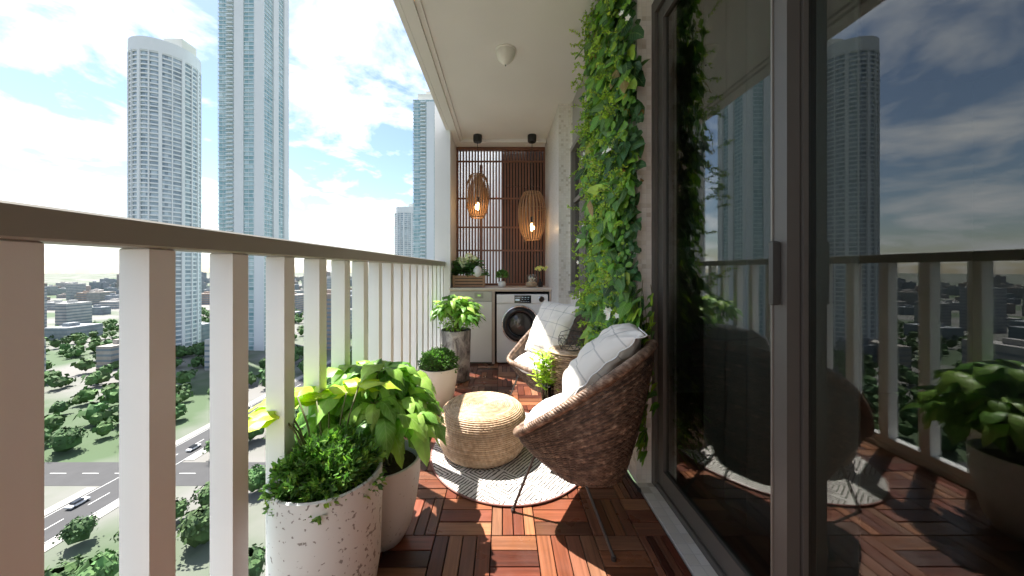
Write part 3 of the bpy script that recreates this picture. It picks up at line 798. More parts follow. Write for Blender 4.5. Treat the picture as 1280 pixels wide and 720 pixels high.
# ------------------------------------------------------------------ ceiling dome, pendants
t = thing('ceiling_light', 'round off-white dome fitting with a pointed tip on the ceiling', 'ceiling light', (.024, 2.58, ZC))
b = MB(); b.lathe([(.083, 0), (.083, -.008), (.076, -.012), (.074, -.03), (.062, -.062), (.040, -.088), (.015, -.104), (.004, -.110)], 40, capb=False, capt=True); b.build('dome', M['terra'], t, smooth=True, angle=40)
b = MB(); b.lathe([(.007, -.108), (.006, -.116), (.001, -.119)], 12, capt=True); b.build('tip', M['steel'], t, smooth=True)
def pendant(x, label, ztop, zbot, rad, yy=4.2):
    t = thing('pendant_lamp', label, 'pendant lamp', (x, yy, ZC), 0, 'bamboo pendant lamps over the counter')
    b = MB(); b.lathe([(.052, -.0), (.055, -.01), (.055, -.075), (.045, -.09), (.004, -.092)], 24, capt=True); b.build('canopy', M['black'], t, smooth=True, angle=40)
    zt, zb = ztop - ZC, zbot - ZC; hh = zt - zb
    b = MB(); b.tube([(0, 0, -.09), (0, 0, zb + hh * .42)], .0035, 6); b.build('cord', M['black'], t)
    b = MB(); n = 24
    lan = lambda s: 1 - .42 * (abs(s - .55) / .55) ** 2.4 if s < .55 else 1 - .38 * (abs(s - .55) / .45) ** 2.6
    for k in range(n):
        a = 2 * PI * k / n; q = []
        ca, sa = math.cos(a), math.sin(a)
        base = len(b.v); m = 16
        for i in range(m + 1):
            s = i / m; r = rad * lan(s)
            z = zb + hh * s
            for (dr_, dt) in ((-.002, -.0075), (.002, -.0075), (.002, .0075), (-.002, .0075)):
                b.v.append(V(((r + dr_) * ca - dt * sa, (r + dr_) * sa + dt * ca, z)))
        for i in range(m):
            for j in range(4): l = (j + 1) % 4; b.face((base + i * 4 + j, base + i * 4 + l, base + i * 4 + 4 + l, base + i * 4 + 4 + j))
    for s in (0, .32, .66, 1):
        r = rad * lan(s) - .005
        b.tube([(r * math.cos(2 * PI * i / 32), r * math.sin(2 * PI * i / 32), zb + hh * s) for i in range(32)], .005 if s in (0, 1) else .0028, 6, closed=True)
    for a in range(4): b.tube([(0, 0, zt + .0), (rad * .62 * math.cos(a * PI / 2), rad * .62 * math.sin(a * PI / 2), zt)], .004, 5)
    b.build('lamp_shade', M['bamboo'], t, smooth=True, angle=40)
    b = MB(); b.lathe([(.016, zb + hh * .36), (.018, zb + hh * .38), (.018, zb + hh * .48), (.006, zb + hh * .50)], 16, capt=True); b.build('socket', M['black'], t, smooth=True, angle=40)
    b = MB(); zc = zb + hh * .26; b.lathe([(.002, zc - .045), (.018, zc - .040), (.030, zc - .018), (.030, zc + .006), (.018, zc + .035), (.012, zc + .05)], 20); b.build('bulb', mat_emit('warm_bulb', (1, .62, .25), 6), t, smooth=True)
    l = bpy.data.lights.new('bulb_light', 'POINT'); l.energy = .22; l.color = (1, .62, .3); l.shadow_soft_size = .03
    lo = bpy.data.objects.new('bulb_light', l); COL.objects.link(lo); lo.parent = t; lo.location = (0, 0, zc - .05)
pendant(-.310, 'left of two slatted bamboo pendant lamps, the shorter one hanging higher', 2.28, 1.75, .145)
pendant(.370, 'right of two slatted bamboo pendant lamps, the larger one hanging lower', 2.06, 1.475, .172)

# ------------------------------------------------------------------ things on the counter
CZ = .885
t = thing('wooden_crate', 'small slatted wooden crate on the left end of the counter', 'crate', (-.405, 4.13, CZ))
b = MB()
for k in range(4):
    z = .004 + k * .037
    b.box(-.18, .18, -.095, -.085, z, z + .028); b.box(-.18, .18, .085, .095, z, z + .028)
    b.box(-.18, -.17, -.085, .085, z, z + .028); b.box(.17, .18, -.085, .085, z, z + .028)
b.build('slats', M['crate'], t)
for sx in (-1, 1):
    for sy in (-1, 1): b = MB(); b.box(sx * .18 - .012, sx * .18 + .012, sy * .1015 - .006, sy * .1015 + .006, 0, .150); b.build('corner_post', M['crate'], t)
b = MB(); b.box(-.169, .169, -.084, .084, .004, .014); b.box(-.168, .168, -.083, .083, .0145, .12); b.build('liner', M['cavity'], t)
random.seed(41)
t = thing('hydrangea', 'leafy plant with pale green hydrangea heads growing in the wooden crate', 'plant', (-.43, 4.14, CZ + .12))
lb = MB(); sb = MB(); fl = MB()
for i in range(280):
    a = U(0, 6.28); e = U(-.25, 1.2); r = U(.06, .20)
    p = V((r * math.cos(a) * math.cos(e) * 1.1, r * .55 * math.sin(a) * math.cos(e), .06 + r * math.sin(e) * .95)); leaf(lb, p, V((math.cos(a), math.sin(a) * .6 - .2, U(-.1, .6))), V((0, -.3, 1)), U(.06, .095), U(.045, .065), ovate, .9, -.2, jc(random.choice(G_dark + [(.07, .21, .07), (.08, .22, .06)]), .3), 4, .2)
heads = [(-.075, -.03, .205, .05), (.02, -.04, .245, .052), (-.02, .0, .19, .05), (.085, -.02, .225, .043), (-.045, -.05, .15, .035)]
for (x, y, z, r) in heads:
    sb.tube([(0, 0, 0), (x * .6, y, z * .5), (x, y, z)], .004, 6)
    for i in range(150):
        d = rdir(); c = V((x, y, z)) + d * r
        u = d.orthogonal().normalized(); v = d.cross(u); cc = jc(random.choice([(.55, .66, .35), (.70, .74, .52), (.62, .70, .42)]), .12)
        for q in range(4): a = q * PI / 2 + i; leaf(fl, c, u * math.cos(a) + v * math.sin(a), d, .011, .010, ovate, 0, .1, cc, 2)
for i in range(10): a = U(0, 6.28); sb.tube([(0, 0, 0), (.06 * math.cos(a), .03 * math.sin(a), .07), (.13 * math.cos(a), .06 * math.sin(a), .09)], .003, 5)
lb.build('foliage', M['leaf'], t, smooth=True); fl.build('flower_heads', M['petal'], t, smooth=True); sb.build('stems', M['stem'], t, smooth=True)
b = MB(); b.lathe([(.022, 0), (.045, .02), (.056, .055), (.052, .095), (.032, .125), (.006, .138)], 28, capt=True)
o = b.build('egg_vase', M['ceramic'], smooth=True); o.location = (-.300, 4.06, CZ + .122); tag(o, 'small white egg-shaped ornament resting in the wooden crate', 'ornament')
random.seed(42)
t = thing('small_potted_plant', 'tiny round white pot with a small green ball plant, middle of the counter', 'potted plant', (-.005, 4.08, CZ))
b = MB(); b.lathe([(.022, 0), (.042, .012), (.049, .035), (.045, .06), (.036, .074), (.030, .072), (.028, .06)], 28); b.build('pot', M['ceramic'], t, smooth=True)
b = MB(); b.lathe([(.030, .064), (.001, .066)], 16, capb=False); b.build('soil', M['soil'], t)
dome_shrub(t, (0, 0, .135), .068, .07, 420, .022, .011, G_dark + G_mid, .2)
t = thing('glass_terrarium', 'glass vase filled with sand and pale dried flowers on the counter', 'vase', (.352, 4.08, CZ))
b = MB(); b.lathe([(.050, 0), (.066, .01), (.070, .06), (.066, .12), (.058, .150), (.060, .156)], 32); b.build('glass', M['clearglass'], t, smooth=True)
b = MB(); b.lathe([(.048, .004), (.063, .012), (.066, .055), (.03, .07), (.001, .065)], 24); b.build('sand', mat('coarse_sand', (.45, .30, .19), .9, var=.4, scale=60, bmp=.6), t, smooth=True)
fl = MB()
for i in range(90): leaf(fl, (U(-.03, .035), U(-.03, .03), .06 + U(0, .06)), rdir(), rdir(), .022, .014, ovate, .2, .2, jc((.68, .66, .55), .15), 2)
fl.build('dried_flowers', M['petal'], t, smooth=True)
t = thing('orchid', 'yellow-green orchid sprig in a dark bottle at the right end of the counter', 'flower', (.47, 4.17, CZ))
b = MB(); b.lathe([(.026, 0), (.032, .008), (.032, .05), (.012, .07), (.010, .10)], 20); b.build('bottle', M['black'], t, smooth=True)
sb = MB(); pts = [(0, 0, .08), (-.02, 0, .16), (-.03, -.01, .205), (.0, -.02, .235), (.06, -.02, .225)]; sb.tube(pts, .003, 6); sb.build('stem', M['stem'], t, smooth=True)
fl = MB()
for i, (x, z) in enumerate(((-.055, .225), (-.03, .24), (0, .245), (.03, .235), (.055, .22), (.07, .24), (-.01, .215))):
    for a in range(5): leaf(fl, (x, -.02, z), V((math.cos(a * 1.257 + i), -.4, math.sin(a * 1.257 + i))), V((0, -1, 0)), .026, .017, ovate, .1, .2, jc((.62, .66, .20), .15), 2)
fl.build('petals', M['petal'], t, smooth=True)

# ------------------------------------------------------------------ rug and pouf
RX, RY = .045, 2.07
b = MB(); n = 96; rx, ry = .470, .515
ring = lambda s, z: [V((RX + rx * s * math.cos(2 * PI * k / n), RY + ry * s * math.sin(2 * PI * k / n), z)) for k in range(n)]
rg = thing('round_rug', 'round white rug with dark geometric line pattern under the pouf', 'rug', (RX, RY, .003))
base = 0; b.v += ring(1, .003) + ring(1, .008) + ring(.99, .010) + [V((RX, RY, .010))]
for r_ in range(2):
    for k in range(n): l = (k + 1) % n; b.face((r_ * n + k, r_ * n + l, (r_ + 1) * n + l, (r_ + 1) * n + k))
for k in range(n): b.face((2 * n + k, 2 * n + (k + 1) % n, 3 * n))
b.build('weave', M['rug'], rg, world=True)
b = MB(); b.tube([V((RX + (rx + .002) * math.cos(2 * PI * k / n), RY + (ry + .002) * math.sin(2 * PI * k / n), .008)) for k in range(n)], .0045, 6, closed=True); b.build('binding', M['rugedge'], rg, world=True, smooth=True)
random.seed(8)
PX, PY, PR, PH = -.120, 2.06, .262, .262
t = thing('pouf', 'round jute rope pouf sitting on the patterned rug', 'pouf', (PX, PY, .0105))
# closed side profile made of stacked rope coils, top made of concentric coils
path = []
for i in range(400):
    a = i / 399
    path.append(a)
def prof_pt(s):   # s metres along the outline, from bottom edge up and in to the centre of the top
    # superellipse side: half height h, radius PR
    return s
outline = []
hh = PH / 2
for i in range(61):
    th = -PI / 2 * .80 + (PI / 2 * .80 + PI / 2) * i / 60
    x = (PR - .062) + .062 * math.copysign(abs(math.cos(th)) ** .85, math.cos(th)); z = hh + hh * math.copysign(abs(math.sin(th)) ** .85, math.sin(th))
    outline.append((x, z))
outline[-1] = (PR - .085, PH)
for i in range(1, 20): outline.append(((PR - .062) * (1 - i / 20), PH + .004 * math.sin(i / 20 * PI)))
outline.append((.004, PH - .002))
# resample
seg = [0]
for a, c in zip(outline, outline[1:]): seg.append(seg[-1] + math.hypot(c[0] - a[0], c[1] - a[1]))
def at(s):
    for k in range(1, len(seg)):
        if seg[k] >= s or k == len(seg) - 1:
            f = (s - seg[k - 1]) / max(1e-9, seg[k] - seg[k - 1]); a, c = outline[k - 1], outline[k]
            return (a[0] + (c[0] - a[0]) * f, a[1] + (c[1] - a[1]) * f)
pitch = .0108; nc = int(seg[-1] / pitch)
b = MB(); NS = 230
for k in range(nc):
    s = (k + .5) * pitch; r, z = at(s)
    if r < .006: continue
    ns = max(14, int(NS * min(1, r / .12))); tw = U(0, 6)
    q = U(.80, 1.10); pts = []; rad = []
    for i in range(ns):
        a = 2 * PI * i / ns
        w = .0007 * noise.noise(V((math.cos(a) * 2.2, math.sin(a) * 2.2, k * .35))) + .0007 * noise.noise(V((math.cos(a) * 9, math.sin(a) * 9, k * 1.7)))
        pts.append((r * math.cos(a) + w * math.cos(a), r * math.sin(a) + w * math.sin(a), z + w * 1.3)); rad.append(.0053 * (1 + .10 * math.sin(i * 1.9 + tw)))
    b.tube(pts, rad, 6, closed=True, colf=lambda i, q=q, k=k: tuple(c * q * (1 + .08 * math.sin(i * 1.9 + k)) for c in (1, .97, .92)))
b.build('rope_cover', M['jute'], t, smooth=True)
b = MB(); b.lathe([(PR - .09, .003), (PR - .02, .05), (PR - .008, hh), (PR - .02, PH - .05), (PR - .10, PH - .005), (.002, PH - .006)], 40); b.build('filling', M['jute'], t, smooth=True)

# ------------------------------------------------------------------ wicker armchairs
def catmull(P, n):
    out = []; m = len(P)
    for i in range(m):
        p0, p1, p2, p3 = (V(P[(i + k - 1) % m]) for k in range(4))
        for j in range(n):
            t = j / n
            out.append(.5 * ((2 * p1) + (p2 - p0) * t + (2 * p0 - 5 * p1 + 4 * p2 - p3) * t * t + (3 * p1 - p0 - 3 * p2 + p3) * t ** 3))
    return out
ZF, ZBK = .365, .775
plan = [(-.255, .255), (-.13, .272), (.13, .272), (.255, .255), (.292, .13), (.300, -.03), (.262, -.17), (.15, -.262), (0, -.285), (-.15, -.262), (-.262, -.17), (-.300, -.03), (-.292, .13)]
def rimz(y): 
    s = (.272 - y) / .557
    return ZF + (ZBK - ZF) * (s ** 1.05 if s > 0 else 0)
RIM = [V((p.x * .95, p.y * .95, rimz(p.y))) for p in catmull([(x, y, 0) for x, y in plan], 13)]
NR = len(RIM)
def shell(i, s, inset=0):
    """point on the bowl: s=0 rim, s=1 bottom"""
    r = RIM[i % NR]; bc = V((0, .0, .185)); k = math.hypot(r.x, r.y)
    bp = V((r.x / k * .165, r.y / k * .165 + .01, .185))
    e = s ** 1.45
    x, y = r.x + (bp.x - r.x) * e, r.y + (bp.y - r.y) * e
    z = r.z + (bp.z - r.z) * s
    if inset:
        kk = math.hypot(x, y); x -= x / kk * inset; y -= y / kk * inset
    return V((x, y, z))
def make_chair(label):
    t = thing('wicker_armchair', label, 'armchair', (0, 0, 0), 0, 'wicker tub armchairs with metal legs')
    random.seed(3)
    b = MB(); rows = 62
    for k in range(rows):
        s = (k + .6) / rows; pts = []; rad = []; ph = (k % 2) * PI
        for i in range(NR):
            p = shell(i, s); q = shell(i, min(1, s + 1 / rows)); sp = (q - p).length
            n_ = V((p.x, p.y, 0)).normalized()
            off = .0026 * math.sin(i * PI / 1.5 + ph) + .0022 * noise.noise(V((i * .35, k * .9, 0)))
            pts.append(p + n_ * off + V((0, 0, .0022 * noise.noise(V((i * .12, k * .7, 5)))))); rad.append(max(.0024, min(.0060, sp * .58)))
        q = U(.55, 1.4)
        b.tube(pts, rad, 5, closed=True, colf=lambda i, q=q, k=k: (lambda h: (q * h, q * h * .98, q * h * .96))(.8 + .5 * noise.noise(V((i * .09, k * 1.3, 3))) + (.8 if noise.noise(V((i * .22, k * 2.1, 8))) > .42 else 0)))
    b.build('shell', M['wicker'], t, smooth=True)
    b = MB(); S_ = 10
    for j in range(S_ + 1):
        for i in range(NR): b.v.append(shell(i, .02 + .98 * j / S_, .0075))
    for j in range(S_):
        for i in range(NR): l = (i + 1) % NR; b.face((j * NR + i, j * NR + l, (j + 1) * NR + l, (j + 1) * NR + i), (.55, .5, .45))
    b.face([S_ * NR + i for i in range(NR)], (.5, .5, .5))
    b.build('light_block', M['wicker'], t, smooth=True)  # dark inner shell added to stop light passing through the weave
    b = MB(); ns = 5; mm = NR * 3
    for a in range(ns):
        pts = []
        for i in range(mm):
            f = i / 3; p = RIM[int(f) % NR].lerp(RIM[(int(f) + 1) % NR], f - int(f)); tt = (RIM[(int(f) + 1) % NR] - RIM[int(f) % NR]).normalized()
            u = V((0, 0, 1)); u = (u - tt * u.dot(tt)).normalized(); v = tt.cross(u); an = 2 * PI * a / ns + 2 * PI * 34 * i / mm
            pts.append(p + (u * math.cos(an) + v * math.sin(an)) * .0115)
        q = .95 + .35 * a / ns
        b.tube(pts, .0085, 6, closed=True, colf=lambda i, q=q: tuple([q * (1.25 + .5 * noise.noise(V((i * .13, q * 9, 0))))] * 3))
    b.build('rim', M['wicker'], t, smooth=True)
    for (x, y, z, fx, fy) in ((-.165, .19, .275, -.225, .275), (.165, .19, .275, .225, .275), (-.145, -.02, .225, -.235, -.175), (.145, -.02, .225, .235, -.175)):
        b = MB(); b.tube([(x, y, z), (fx, fy, .012)], .0065, 8); b.tube([(fx, fy, .014), (fx, fy, .0)], .010, 8); b.build('leg', M['gunmetal'], t, smooth=True, angle=40)
    b = MB(); b.tube([(-.13, .13, .178), (.13, .13, .178), (.135, -.03, .176), (-.135, -.03, .176)], .006, 8, closed=True); b.build('leg_frame', M['gunmetal'], t, smooth=True)
    return t
def cushion(name, m, w, h, th, seed, n=34, wr=.012, pinch=.06, puff=.55, round_=0):
    """stuffed cushion lying in its own XY plane, UV over the face"""
    b = MB()
    def pt(i, j, sgn):
        u, v = 2 * i / n - 1, 2 * j / n - 1
        e = (1 - u * u) * (1 - v * v); z = sgn * th * .5 * (max(0, e) ** puff)
        x = u * w / 2 * (1 - pinch * (1 - v * v) * abs(u)); y = v * h / 2 * (1 - pinch * (1 - u * u) * abs(v))
        if round_:
            k = 1 - round_ * (u * u * v * v); x *= k; y *= k
        ed = min(1, (1 - max(abs(u), abs(v))) * 5)
        a = math.atan2(v, u)
        z += sgn * wr * ed * (noise.noise(V((u * 2.2 + seed, v * 2.2, sgn))) + .6 * noise.noise(V((u * 5 + seed, v * 5, sgn + 4)))) + .12 * wr * (1 - ed) * math.sin(a * 17 + seed)
        # creases running in from the corners
        c = abs(u) * abs(v); z -= sgn * wr * 1.1 * c * (1 - ed * .3) * abs(math.sin((abs(u) - abs(v)) * 9 + seed))
        return V((x, y, z))
    top = {}
    for sgn in (1, -1):
        for i in range(n + 1):
            for j in range(n + 1):
                edge = i in (0, n) or j in (0, n)
                if sgn == -1 and edge: top[(i, j, -1)] = top[(i, j, 1)]; continue
                top[(i, j, sgn)] = len(b.v); b.v.append(pt(i, j, sgn))
    for sgn in (1, -1):
        for i in range(n):
            for j in range(n):
                q = [(i, j), (i + 1, j), (i + 1, j + 1), (i, j + 1)]
                if sgn == -1: q = q[::-1]
                b.face([top[(a, c, sgn)] for a, c in q], uv=[(a / n, c / n + (.11 if sgn < 0 else 0)) for a, c in q])
    o = b.build(name, m, smooth=True)
    s = o.modifiers.new('sub', 'SUBSURF'); s.levels = 1; s.render_levels = 1
    # piping seam
    rim = [pt(i, 0, 1) for i in range(n)] + [pt(n, j, 1) for j in range(n)] + [pt(i, n, 1) for i in range(n, 0, -1)] + [pt(0, j, 1) for j in range(n, 0, -1)]
    b = MB(); b.tube([p * 1.004 for p in rim], .0028, 5, closed=True); b.build('piping', M['cloth'], o, smooth=True)
    return o
ch1 = make_chair('brown wicker tub armchair in the foreground, its outer back facing the camera')
ch1.location = (.402, 1.565, 0); ch1.rotation_euler.z = math.radians(57)
ch2 = copy_tree(ch1); ch2['label'] = 'brown wicker tub armchair farther back, in front of the washing machine'
ch2.location = (.385, 2.65, 0); ch2.rotation_euler.z = math.radians(121.5)
def place(o, c, u, v):
    v = V(v).normalized(); u = V(u); u = (u - v * u.dot(v)).normalized(); n_ = u.cross(v)
    m4 = Matrix((u, v, n_)).transposed().to_4x4(); m4.translation = V(c); o.matrix_world = m4
def on_chair(o, ch, lx, ly, lz, rx, ry, rz):
    a = ch.rotation_euler.z; Rm = Matrix.Rotation(a, 4, 'Z')
    L = Matrix.Translation((lx, ly, lz)) @ Matrix.Rotation(math.radians(rz), 4, 'Z') @ Matrix.Rotation(math.radians(ry), 4, 'Y') @ Matrix.Rotation(math.radians(rx), 4, 'X')
    o.matrix_world = Matrix.Translation(ch.location) @ Rm @ L
s1 = cushion('seat_cushion', M['cloth'], .41, .42, .15, 2, wr=.010, pinch=-.02, puff=.35, round_=.12); tag(s1, 'white seat cushion in the foreground armchair', 'cushion'); on_chair(s1, ch1, 0, .07, .405, -10, 0, 0)
s2 = cushion('seat_cushion', M['cloth'], .42, .42, .14, 6, wr=.008, pinch=-.02, puff=.35, round_=.12); tag(s2, 'white sunlit seat cushion in the farther armchair', 'cushion'); on_chair(s2, ch2, 0, .06, .392, -12, 0, 0)
p1 = cushion('pillow', M['plaid'], .44, .48, .19, 11, wr=.020, pinch=.05); tag(p1, 'large plaid pillow leaning back in the foreground armchair', 'pillow'); place(p1, (.47, 1.59, .675), (-.05, -1, .34), (.656, -.20, .70))
p2 = cushion('pillow', M['plaid'], .44, .44, .16, 17, wr=.012, pinch=.05); tag(p2, 'checked grey-lined pillow leaning in the farther armchair', 'pillow'); place(p2, (.37, 2.60, .645), (.46, -.85, -.04), (.40, .22, .91))

# ------------------------------------------------------------------ side table, wire basket, floor vase
random.seed(9)
t = thing('rattan_side_table', 'round woven rattan side table between the two armchairs', 'side table', (.430, 2.17, 0)); t.scale = (1, 1, 1.08)
b = MB()
for k in range(44):
    z = .012 + k * .0118; r = .128 - .02 * math.sin(k / 43 * PI); q = U(.7, 1.2)
    b.tube([((r + .004 * math.sin(i * PI / 2 + (k % 2) * PI)) * math.cos(2 * PI * i / 60), (r + .004 * math.sin(i * PI / 2 + (k % 2) * PI)) * math.sin(2 * PI * i / 60), z + .002 * noise.noise(V((i * .3, k, 0)))) for i in range(60)], .0062, 5, closed=True, col=(q, q, q))
b.build('body', M['wickerpale'], t, smooth=True)
b = MB(); 
for k in range(14):
    r = .006 + k * .0095; q = U(.9, 1.3); b.tube([(r * math.cos(2 * PI * i / 40), r * math.sin(2 * PI * i / 40), .535 + .001 * math.sin(k * 3)) for i in range(40)], .0054, 5, closed=True, col=(q, q, q))
b.build('top', M['jute'], t, smooth=True)
b = MB(); b.lathe([(.118, .01), (.100, .27), (.120, .53), (.001, .532)], 28); b.build('core', M['wickerpale'], t)
b = MB(); random.seed(4)
def ringp(r, z, n=24, ph=0): return [(r * math.cos(2 * PI * i / n + ph), r * math.sin(2 * PI * i / n + ph), z) for i in range(n)]
b.tube(ringp(.062, .0025), .0022, 5, closed=True); b.tube(ringp(.075, .075), .0022, 5, closed=True)
for k in range(9):
    a = 2 * PI * k / 9; a2 = a + 2 * PI / 9
    b.tube([(.062 * math.cos(a), .062 * math.sin(a), .002), (.078 * math.cos((a + a2) / 2), .078 * math.sin((a + a2) / 2), .04), (.075 * math.cos(a2), .075 * math.sin(a2), .075)], .0018, 5)
    b.tube([(.062 * math.cos(a2), .062 * math.sin(a2), .002), (.078 * math.cos((a + a2) / 2), .078 * math.sin((a + a2) / 2), .04), (.075 * math.cos(a), .075 * math.sin(a), .075)], .0018, 5)
b.tube([(.075, 0, .075), (.06, 0, .11), (0, 0, .125), (-.06, 0, .11), (-.075, 0, .075)], .0022, 6)
o = b.build('wire_basket', M['gunmetal'], smooth=True); o.location = (.440, 2.18, .541 * 1.08 + .002); tag(o, 'small dark wire basket on the rattan side table', 'basket')
random.seed(14)
t = thing('foliage_vase', 'smoky glass floor vase with lime green leafy stems between the chairs', 'vase', (.292, 2.14, .0105))
b = MB(); b.lathe([(.036, 0), (.042, .01), (.042, .20), (.038, .34), (.043, .375), (.040, .375), (.035, .34), (.038, .20), (.036, .014)], 28); b.build('glass', M['smokeglass'], t, smooth=True)
lb = MB(); sb = MB()
for i in range(13):
    a = U(0, 6.28); r = U(.03, .11); tip = V((r * math.cos(a) + .0, r * math.sin(a), U(.47, .60))); q = []
    for s in range(9):
        f = s / 8; p = V((.015 * math.cos(a), .015 * math.sin(a), .03)).lerp(tip, f) ; p.x *= .4 + .6 * f; p.y *= .4 + .6 * f; q.append(p)
    sb.tube(q, .0025, 5)
    for s in range(18):
        f = .66 + .34 * s / 17; p = V((.015 * math.cos(a), .015 * math.sin(a), .03)).lerp(tip, f)
        aa = s * 2.4; leaf(lb, p, V((math.cos(aa), math.sin(aa), U(.1, .8))), V((0, 0, 1)), U(.045, .07), U(.017, .026), lance, .5, .2, jc(random.choice([(.40, .60, .05), (.48, .66, .08), (.30, .50, .05)]), .2), 3)
lb.build('foliage', M['leaf'], t, smooth=True); sb.build('stems', M['stem'], t, smooth=True)

# ------------------------------------------------------------------ the city outside
GZ = -62
b = MB(); b.box(-7000, 7000, -7000, 7000, GZ - 1, GZ)
def ground_mat():
    m, nt, bs, o = nodes('city_ground')
    g = N(nt, 'ShaderNodeNewGeometry'); n = N(nt, 'ShaderNodeTexNoise', i_Scale=.012, i_Detail=8.0); nt.links.new(g.outputs['Position'], n.inputs['Vector'])
    r = N(nt, 'ShaderNodeValToRGB'); nt.links.new(n.outputs[0], r.inputs[0]); e = r.color_ramp.elements
    e[0].position = .42; e[0].color = (.05, .085, .035, 1); e[1].position = .56; e[1].color = (.16, .155, .145, 1)
    nt.links.new(r.outputs[0], bs.inputs['Base Color']); bs.inputs['Roughness'].default_value = .9
    return m
struct(b.build('ground', ground_mat()))
b = MB(); b.box(-40, -28, -400, 900, GZ, GZ + .05); b.box(-117, -105, -400, 900, GZ, GZ + .052); b.box(-1200, -40.0, 98, 110, GZ, GZ + .047); struct(b.build('road', mat('asphalt', (.05, .05, .052), .9, var=.2, scale=.3, bmp=0)))
b = MB()
for k in range(130):
    for X in (-34, -111): b.box(X - .1, X + .1, -400 + k * 10, -395 + k * 10, GZ + .055, GZ + .07)
for X in (-39.4, -28.6, -116.4, -105.6): b.box(X - .08, X + .08, -400, 900, GZ + .055, GZ + .07)
for k in range(110): b.box(-1190 + k * 10, -1185 + k * 10, 103.9, 104.1, GZ + .055, GZ + .07)
struct(b.build('road_markings', mat('road_paint', (.7, .7, .68), .8, bmp=0)))
b = MB()
for X in (-43, -28, -120, -105): b.box(X, X + 3, -400, 97, GZ, GZ + .15); b.box(X, X + 3, 111, 900, GZ, GZ + .15)
struct(b.build('pavement', mat('paving', (.30, .29, .27), .9, var=.15, scale=.5, bmp=0)))
random.seed(77)
b = MB()
for i in range(900):
    X = -U(25, 1500); Y = U(-300, 2200)
    if abs(X + 65) < 50 and abs(Y - 290) < 50: continue
    if math.hypot(X, Y) < 90 or -70 < X < -22 or -145 < X < -103 or 70 < Y < 113: continue
    wx, wy, h = U(8, 30), U(8, 30), U(6, 26) if R() < .9 else U(25, 55)
    c = random.choice([(.38, .38, .37), (.3, .24, .2), (.42, .4, .38), (.22, .24, .26), (.33, .3, .27)])
    b.box(X, X + wx, Y, Y + wy, GZ, GZ + h, c)
    b.box(X + wx * .3, X + wx * .6, Y + wy * .3, Y + wy * .6, GZ + h, GZ + h + 3, c)
    for k in range(int(h / 3.4)): b.box(X - .06, X + wx + .06, Y - .06, Y + wy + .06, GZ + 1.4 + k * 3.4, GZ + 2.7 + k * 3.4, (.16, .2, .23))
struct(b.build('city_blocks', mat_attr('city_block_paint', .7, bscale=.2)), 'stuff')
paint = mat('white_car_paint', (.7, .7, .7), .3, bmp=0); rubber = M['black']
c0 = thing('parked_car', 'small white car on the road far below the railing', 'car', (-36.5, 60, GZ + .06), 0, 'cars on the road below')
b = MB(); b.box(-.88, .88, -2.15, 2.15, .30, .86, bev=.12); b.build('body', paint, c0)
b = MB(); b.box(-.74, .74, -1.35, .95, .861, 1.42, bev=.2); b.build('cabin', M['display'], c0)
for sx in (-.8, .8):
    for sy in (-1.35, 1.35):
        b = MB(); b.tube([(sx - .1, sy, .31), (sx + .1, sy, .31)], .31, 12); b.build('wheel', rubber, c0)
for (cx, cy) in ((-36.5, 84), (-36.5, 128), (-31.5, 45), (-31.5, 71), (-31.5, 96), (-36.5, 160), (-31.5, 140), (-113.7, 90), (-108.4, 118), (-113.7, 150), (-108.4, 75), (-113.7, 60)):
    cc_ = copy_tree(c0); cc_.location = (cx, cy, GZ + .06)
lb = MB()
for i in range(2300):
    X = -15 - 420 * R() ** 1.5; Y = U(-150, 500); r = U(2.5, 5)
    if noise.noise(V((X * .02, Y * .02, 0))) < -.22: continue
    if 45 < -X < 110 and 240 < Y < 340: continue
    c = V((X, Y, GZ + r)); cc = jc((.05, .115, .03), .3)
    near = math.hypot(X, Y) < 190
    if -43 < X < -25 or -118 < X < -104 or 96 < Y < 112: continue
    base = len(lb.v)
    for a_ in range(5):
        for b__ in range(9):
            th = PI * (a_ + .5) / 5; ph = 2 * PI * b__ / 9; d = V((math.sin(th) * math.cos(ph), math.sin(th) * math.sin(ph), math.cos(th)))
            lb.v.append(c + d * r * .72 * (1 + .5 * noise.noise(d * 2.5 + V((i, 0, 0)))))
    for a_ in range(4):
        for b__ in range(9): l = (b__ + 1) % 9; lb.face((base + a_ * 9 + b__, base + a_ * 9 + l, base + a_ * 9 + 9 + l, base + a_ * 9 + 9 + b__), jc(cc, .25))
    for q in range(240 if near else 22):
        d = rdir(); d.z = abs(d.z) * 1.1 - .15
        k_ = 1 + .45 * noise.noise(d * 2.5 + V((i, 0, 0))); p = c + V((d.x * r, d.y * r, d.z * r * .9)) * k_ * U(.75, 1); s_ = r * (.10 if near else .3) * U(.7, 1.3)
        n_ = (d + rdir() * .7).normalized(); t1 = n_.orthogonal().normalized(); t2 = n_.cross(t1); base = len(lb.v); qc = jc(cc, .35)
        lb.v += [p + t1 * s_, p + t2 * s_ * .8, p - t1 * s_ * .9, p - t2 * s_]
        lb.face((base, base + 1, base + 2, base + 3), qc)
struct(lb.build('tree_canopy', mat_attr('far_foliage', .8, bscale=.5)), 'stuff')

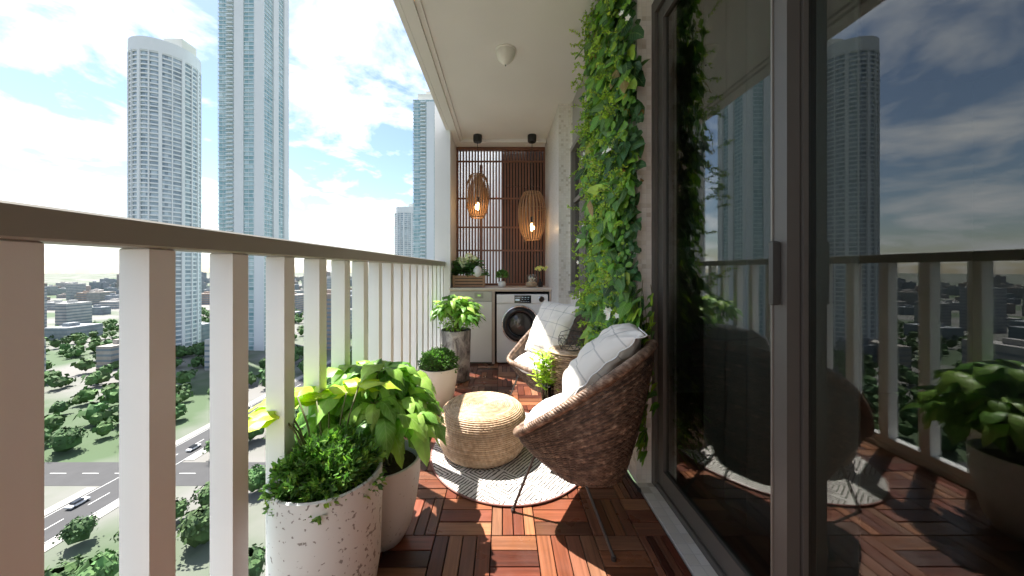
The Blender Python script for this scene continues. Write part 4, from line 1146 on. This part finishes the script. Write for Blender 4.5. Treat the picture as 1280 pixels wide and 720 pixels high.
def slab_tower(name, label, x0, x1, y0, y1, ztop, core, frame, bays, piers, fh=3.3, crown=True):
    """rectangular high-rise: glass core, floor slabs, mullions, solid white piers"""
    t = thing(name, label, 'building', ((x0 + x1) / 2, (y0 + y1) / 2, GZ))
    b = MB(); b.box(x0 + .5, x1 - .5, y0 + .5, y1 - .5, GZ, ztop); b.build('glazing', core, t, world=True)
    b = MB(); z = GZ + fh
    k = 0
    while z < ztop:
        b.box(x0 + .1, x1 - .1, y0 + .1, y1 - .1, z, z + .55); z += fh; k += 1
    b.build('floor_slabs', frame, t, world=True)
    b = MB(); nx = bays; ny = bays
    for i in range(nx + 1):
        x = x0 + (x1 - x0) * i / nx; b.box(x - .12, x + .12, y0 + .25, y0 + .45, GZ, ztop)
    for i in range(ny + 1):
        y = y0 + (y1 - y0) * i / ny; b.box(x1 - .45, x1 - .25, y - .12, y + .12, GZ, ztop)
    b.build('mullions', frame, t, world=True)
    b = MB()
    for (fx0, fx1) in piers: b.box(x0 + (x1 - x0) * fx0, x0 + (x1 - x0) * fx1, y0 - .5, y0 + .6, GZ, ztop - 2)
    for (fy0, fy1) in piers: b.box(x1 - .6, x1 + .5, y0 + (y1 - y0) * fy0, y0 + (y1 - y0) * fy1, GZ, ztop - 2.1)
    b.build('piers', M['conc'], t, world=True)
    if crown:
        b = MB(); b.box(x0 + (x1 - x0) * .1, x1 - (x1 - x0) * .35, y0 + 4, y1 - 4, ztop, ztop + 7); b.box(x0 + (x1 - x0) * .3, x1 - (x1 - x0) * .5, y0 + 7, y1 - 8, ztop + 7, ztop + 11)
        b.build('roof_block', M['conc2'], t, world=True)
    # balconies on the left corner
    b = MB(); z = GZ + fh * 1.0
    while z < ztop - 3: b.box(x0 + (x1 - x0) * .20, x0 + (x1 - x0) * .34, y0 - 1.3, y0 + .3, z + .6, z + 1.6); z += fh
    b.build('balconies', M['mullion'], t, world=True)
def round_tower(label, cx, cy, r, ztop, mfr):
    t = thing('round_tower', label, 'building', (cx, cy, GZ))
    b = MB(); b.lathe([(r - .6, 0), (r - .6, ztop - GZ)], 40, capt=True); b.build('glazing', M['tglass2'], t, smooth=True, angle=40)
    b = MB(); z = 3.3
    while z < ztop - GZ - 6:
        b.lathe([(r - .65, z), (r, z), (r, z + 1.0), (r - .65, z + 1.0)], 40, capb=False); z += 3.3
    b.lathe([(r - .65, ztop - GZ - 8), (r + .3, ztop - GZ - 8), (r + .3, ztop - GZ + 1.5), (r - .5, ztop - GZ + 1.5)], 40, capb=False)
    b.build('floor_bands', mfr, t, smooth=True, angle=40)
    b = MB()
    for k in range(20):
        a = 2 * PI * k / 20; w_ = 1.9 if k % 2 else .7
        T = Matrix.Rotation(a, 4, 'Z'); b.box(r - .8, r + .45, -w_ / 2, w_ / 2, 0, ztop - GZ - 7.9, T=T)
    b.build('piers', mfr, t)
    b = MB(); b.box(r * .2, r * .9, -r * .3, r * .3, ztop - GZ, ztop - GZ + 9); b.build('lift_block', M['conc2'], t)
slab_tower('glass_tower', 'tall teal glass and white high-rise rising beside the pillar', -80, -46, 300, 330, 153, M['tglass'], M['mullion'], 9, ((.36, .56), (.80, 1.0)))
round_tower('shorter pale round-fronted high-rise left of the tall glass tower', -160, 565, 20, 102, M['conc'])
round_tower('pale round high-rise standing far off to the left beyond the railing', -262, 262, 20, 168, M['conc'])
slab_tower('glass_tower', 'tallest teal glass high-rise far off to the left beyond the railing', -222, -186, 262, 292, 260, M['tglass'], M['mullion'], 9, ((.36, .56), (.80, 1.0)))
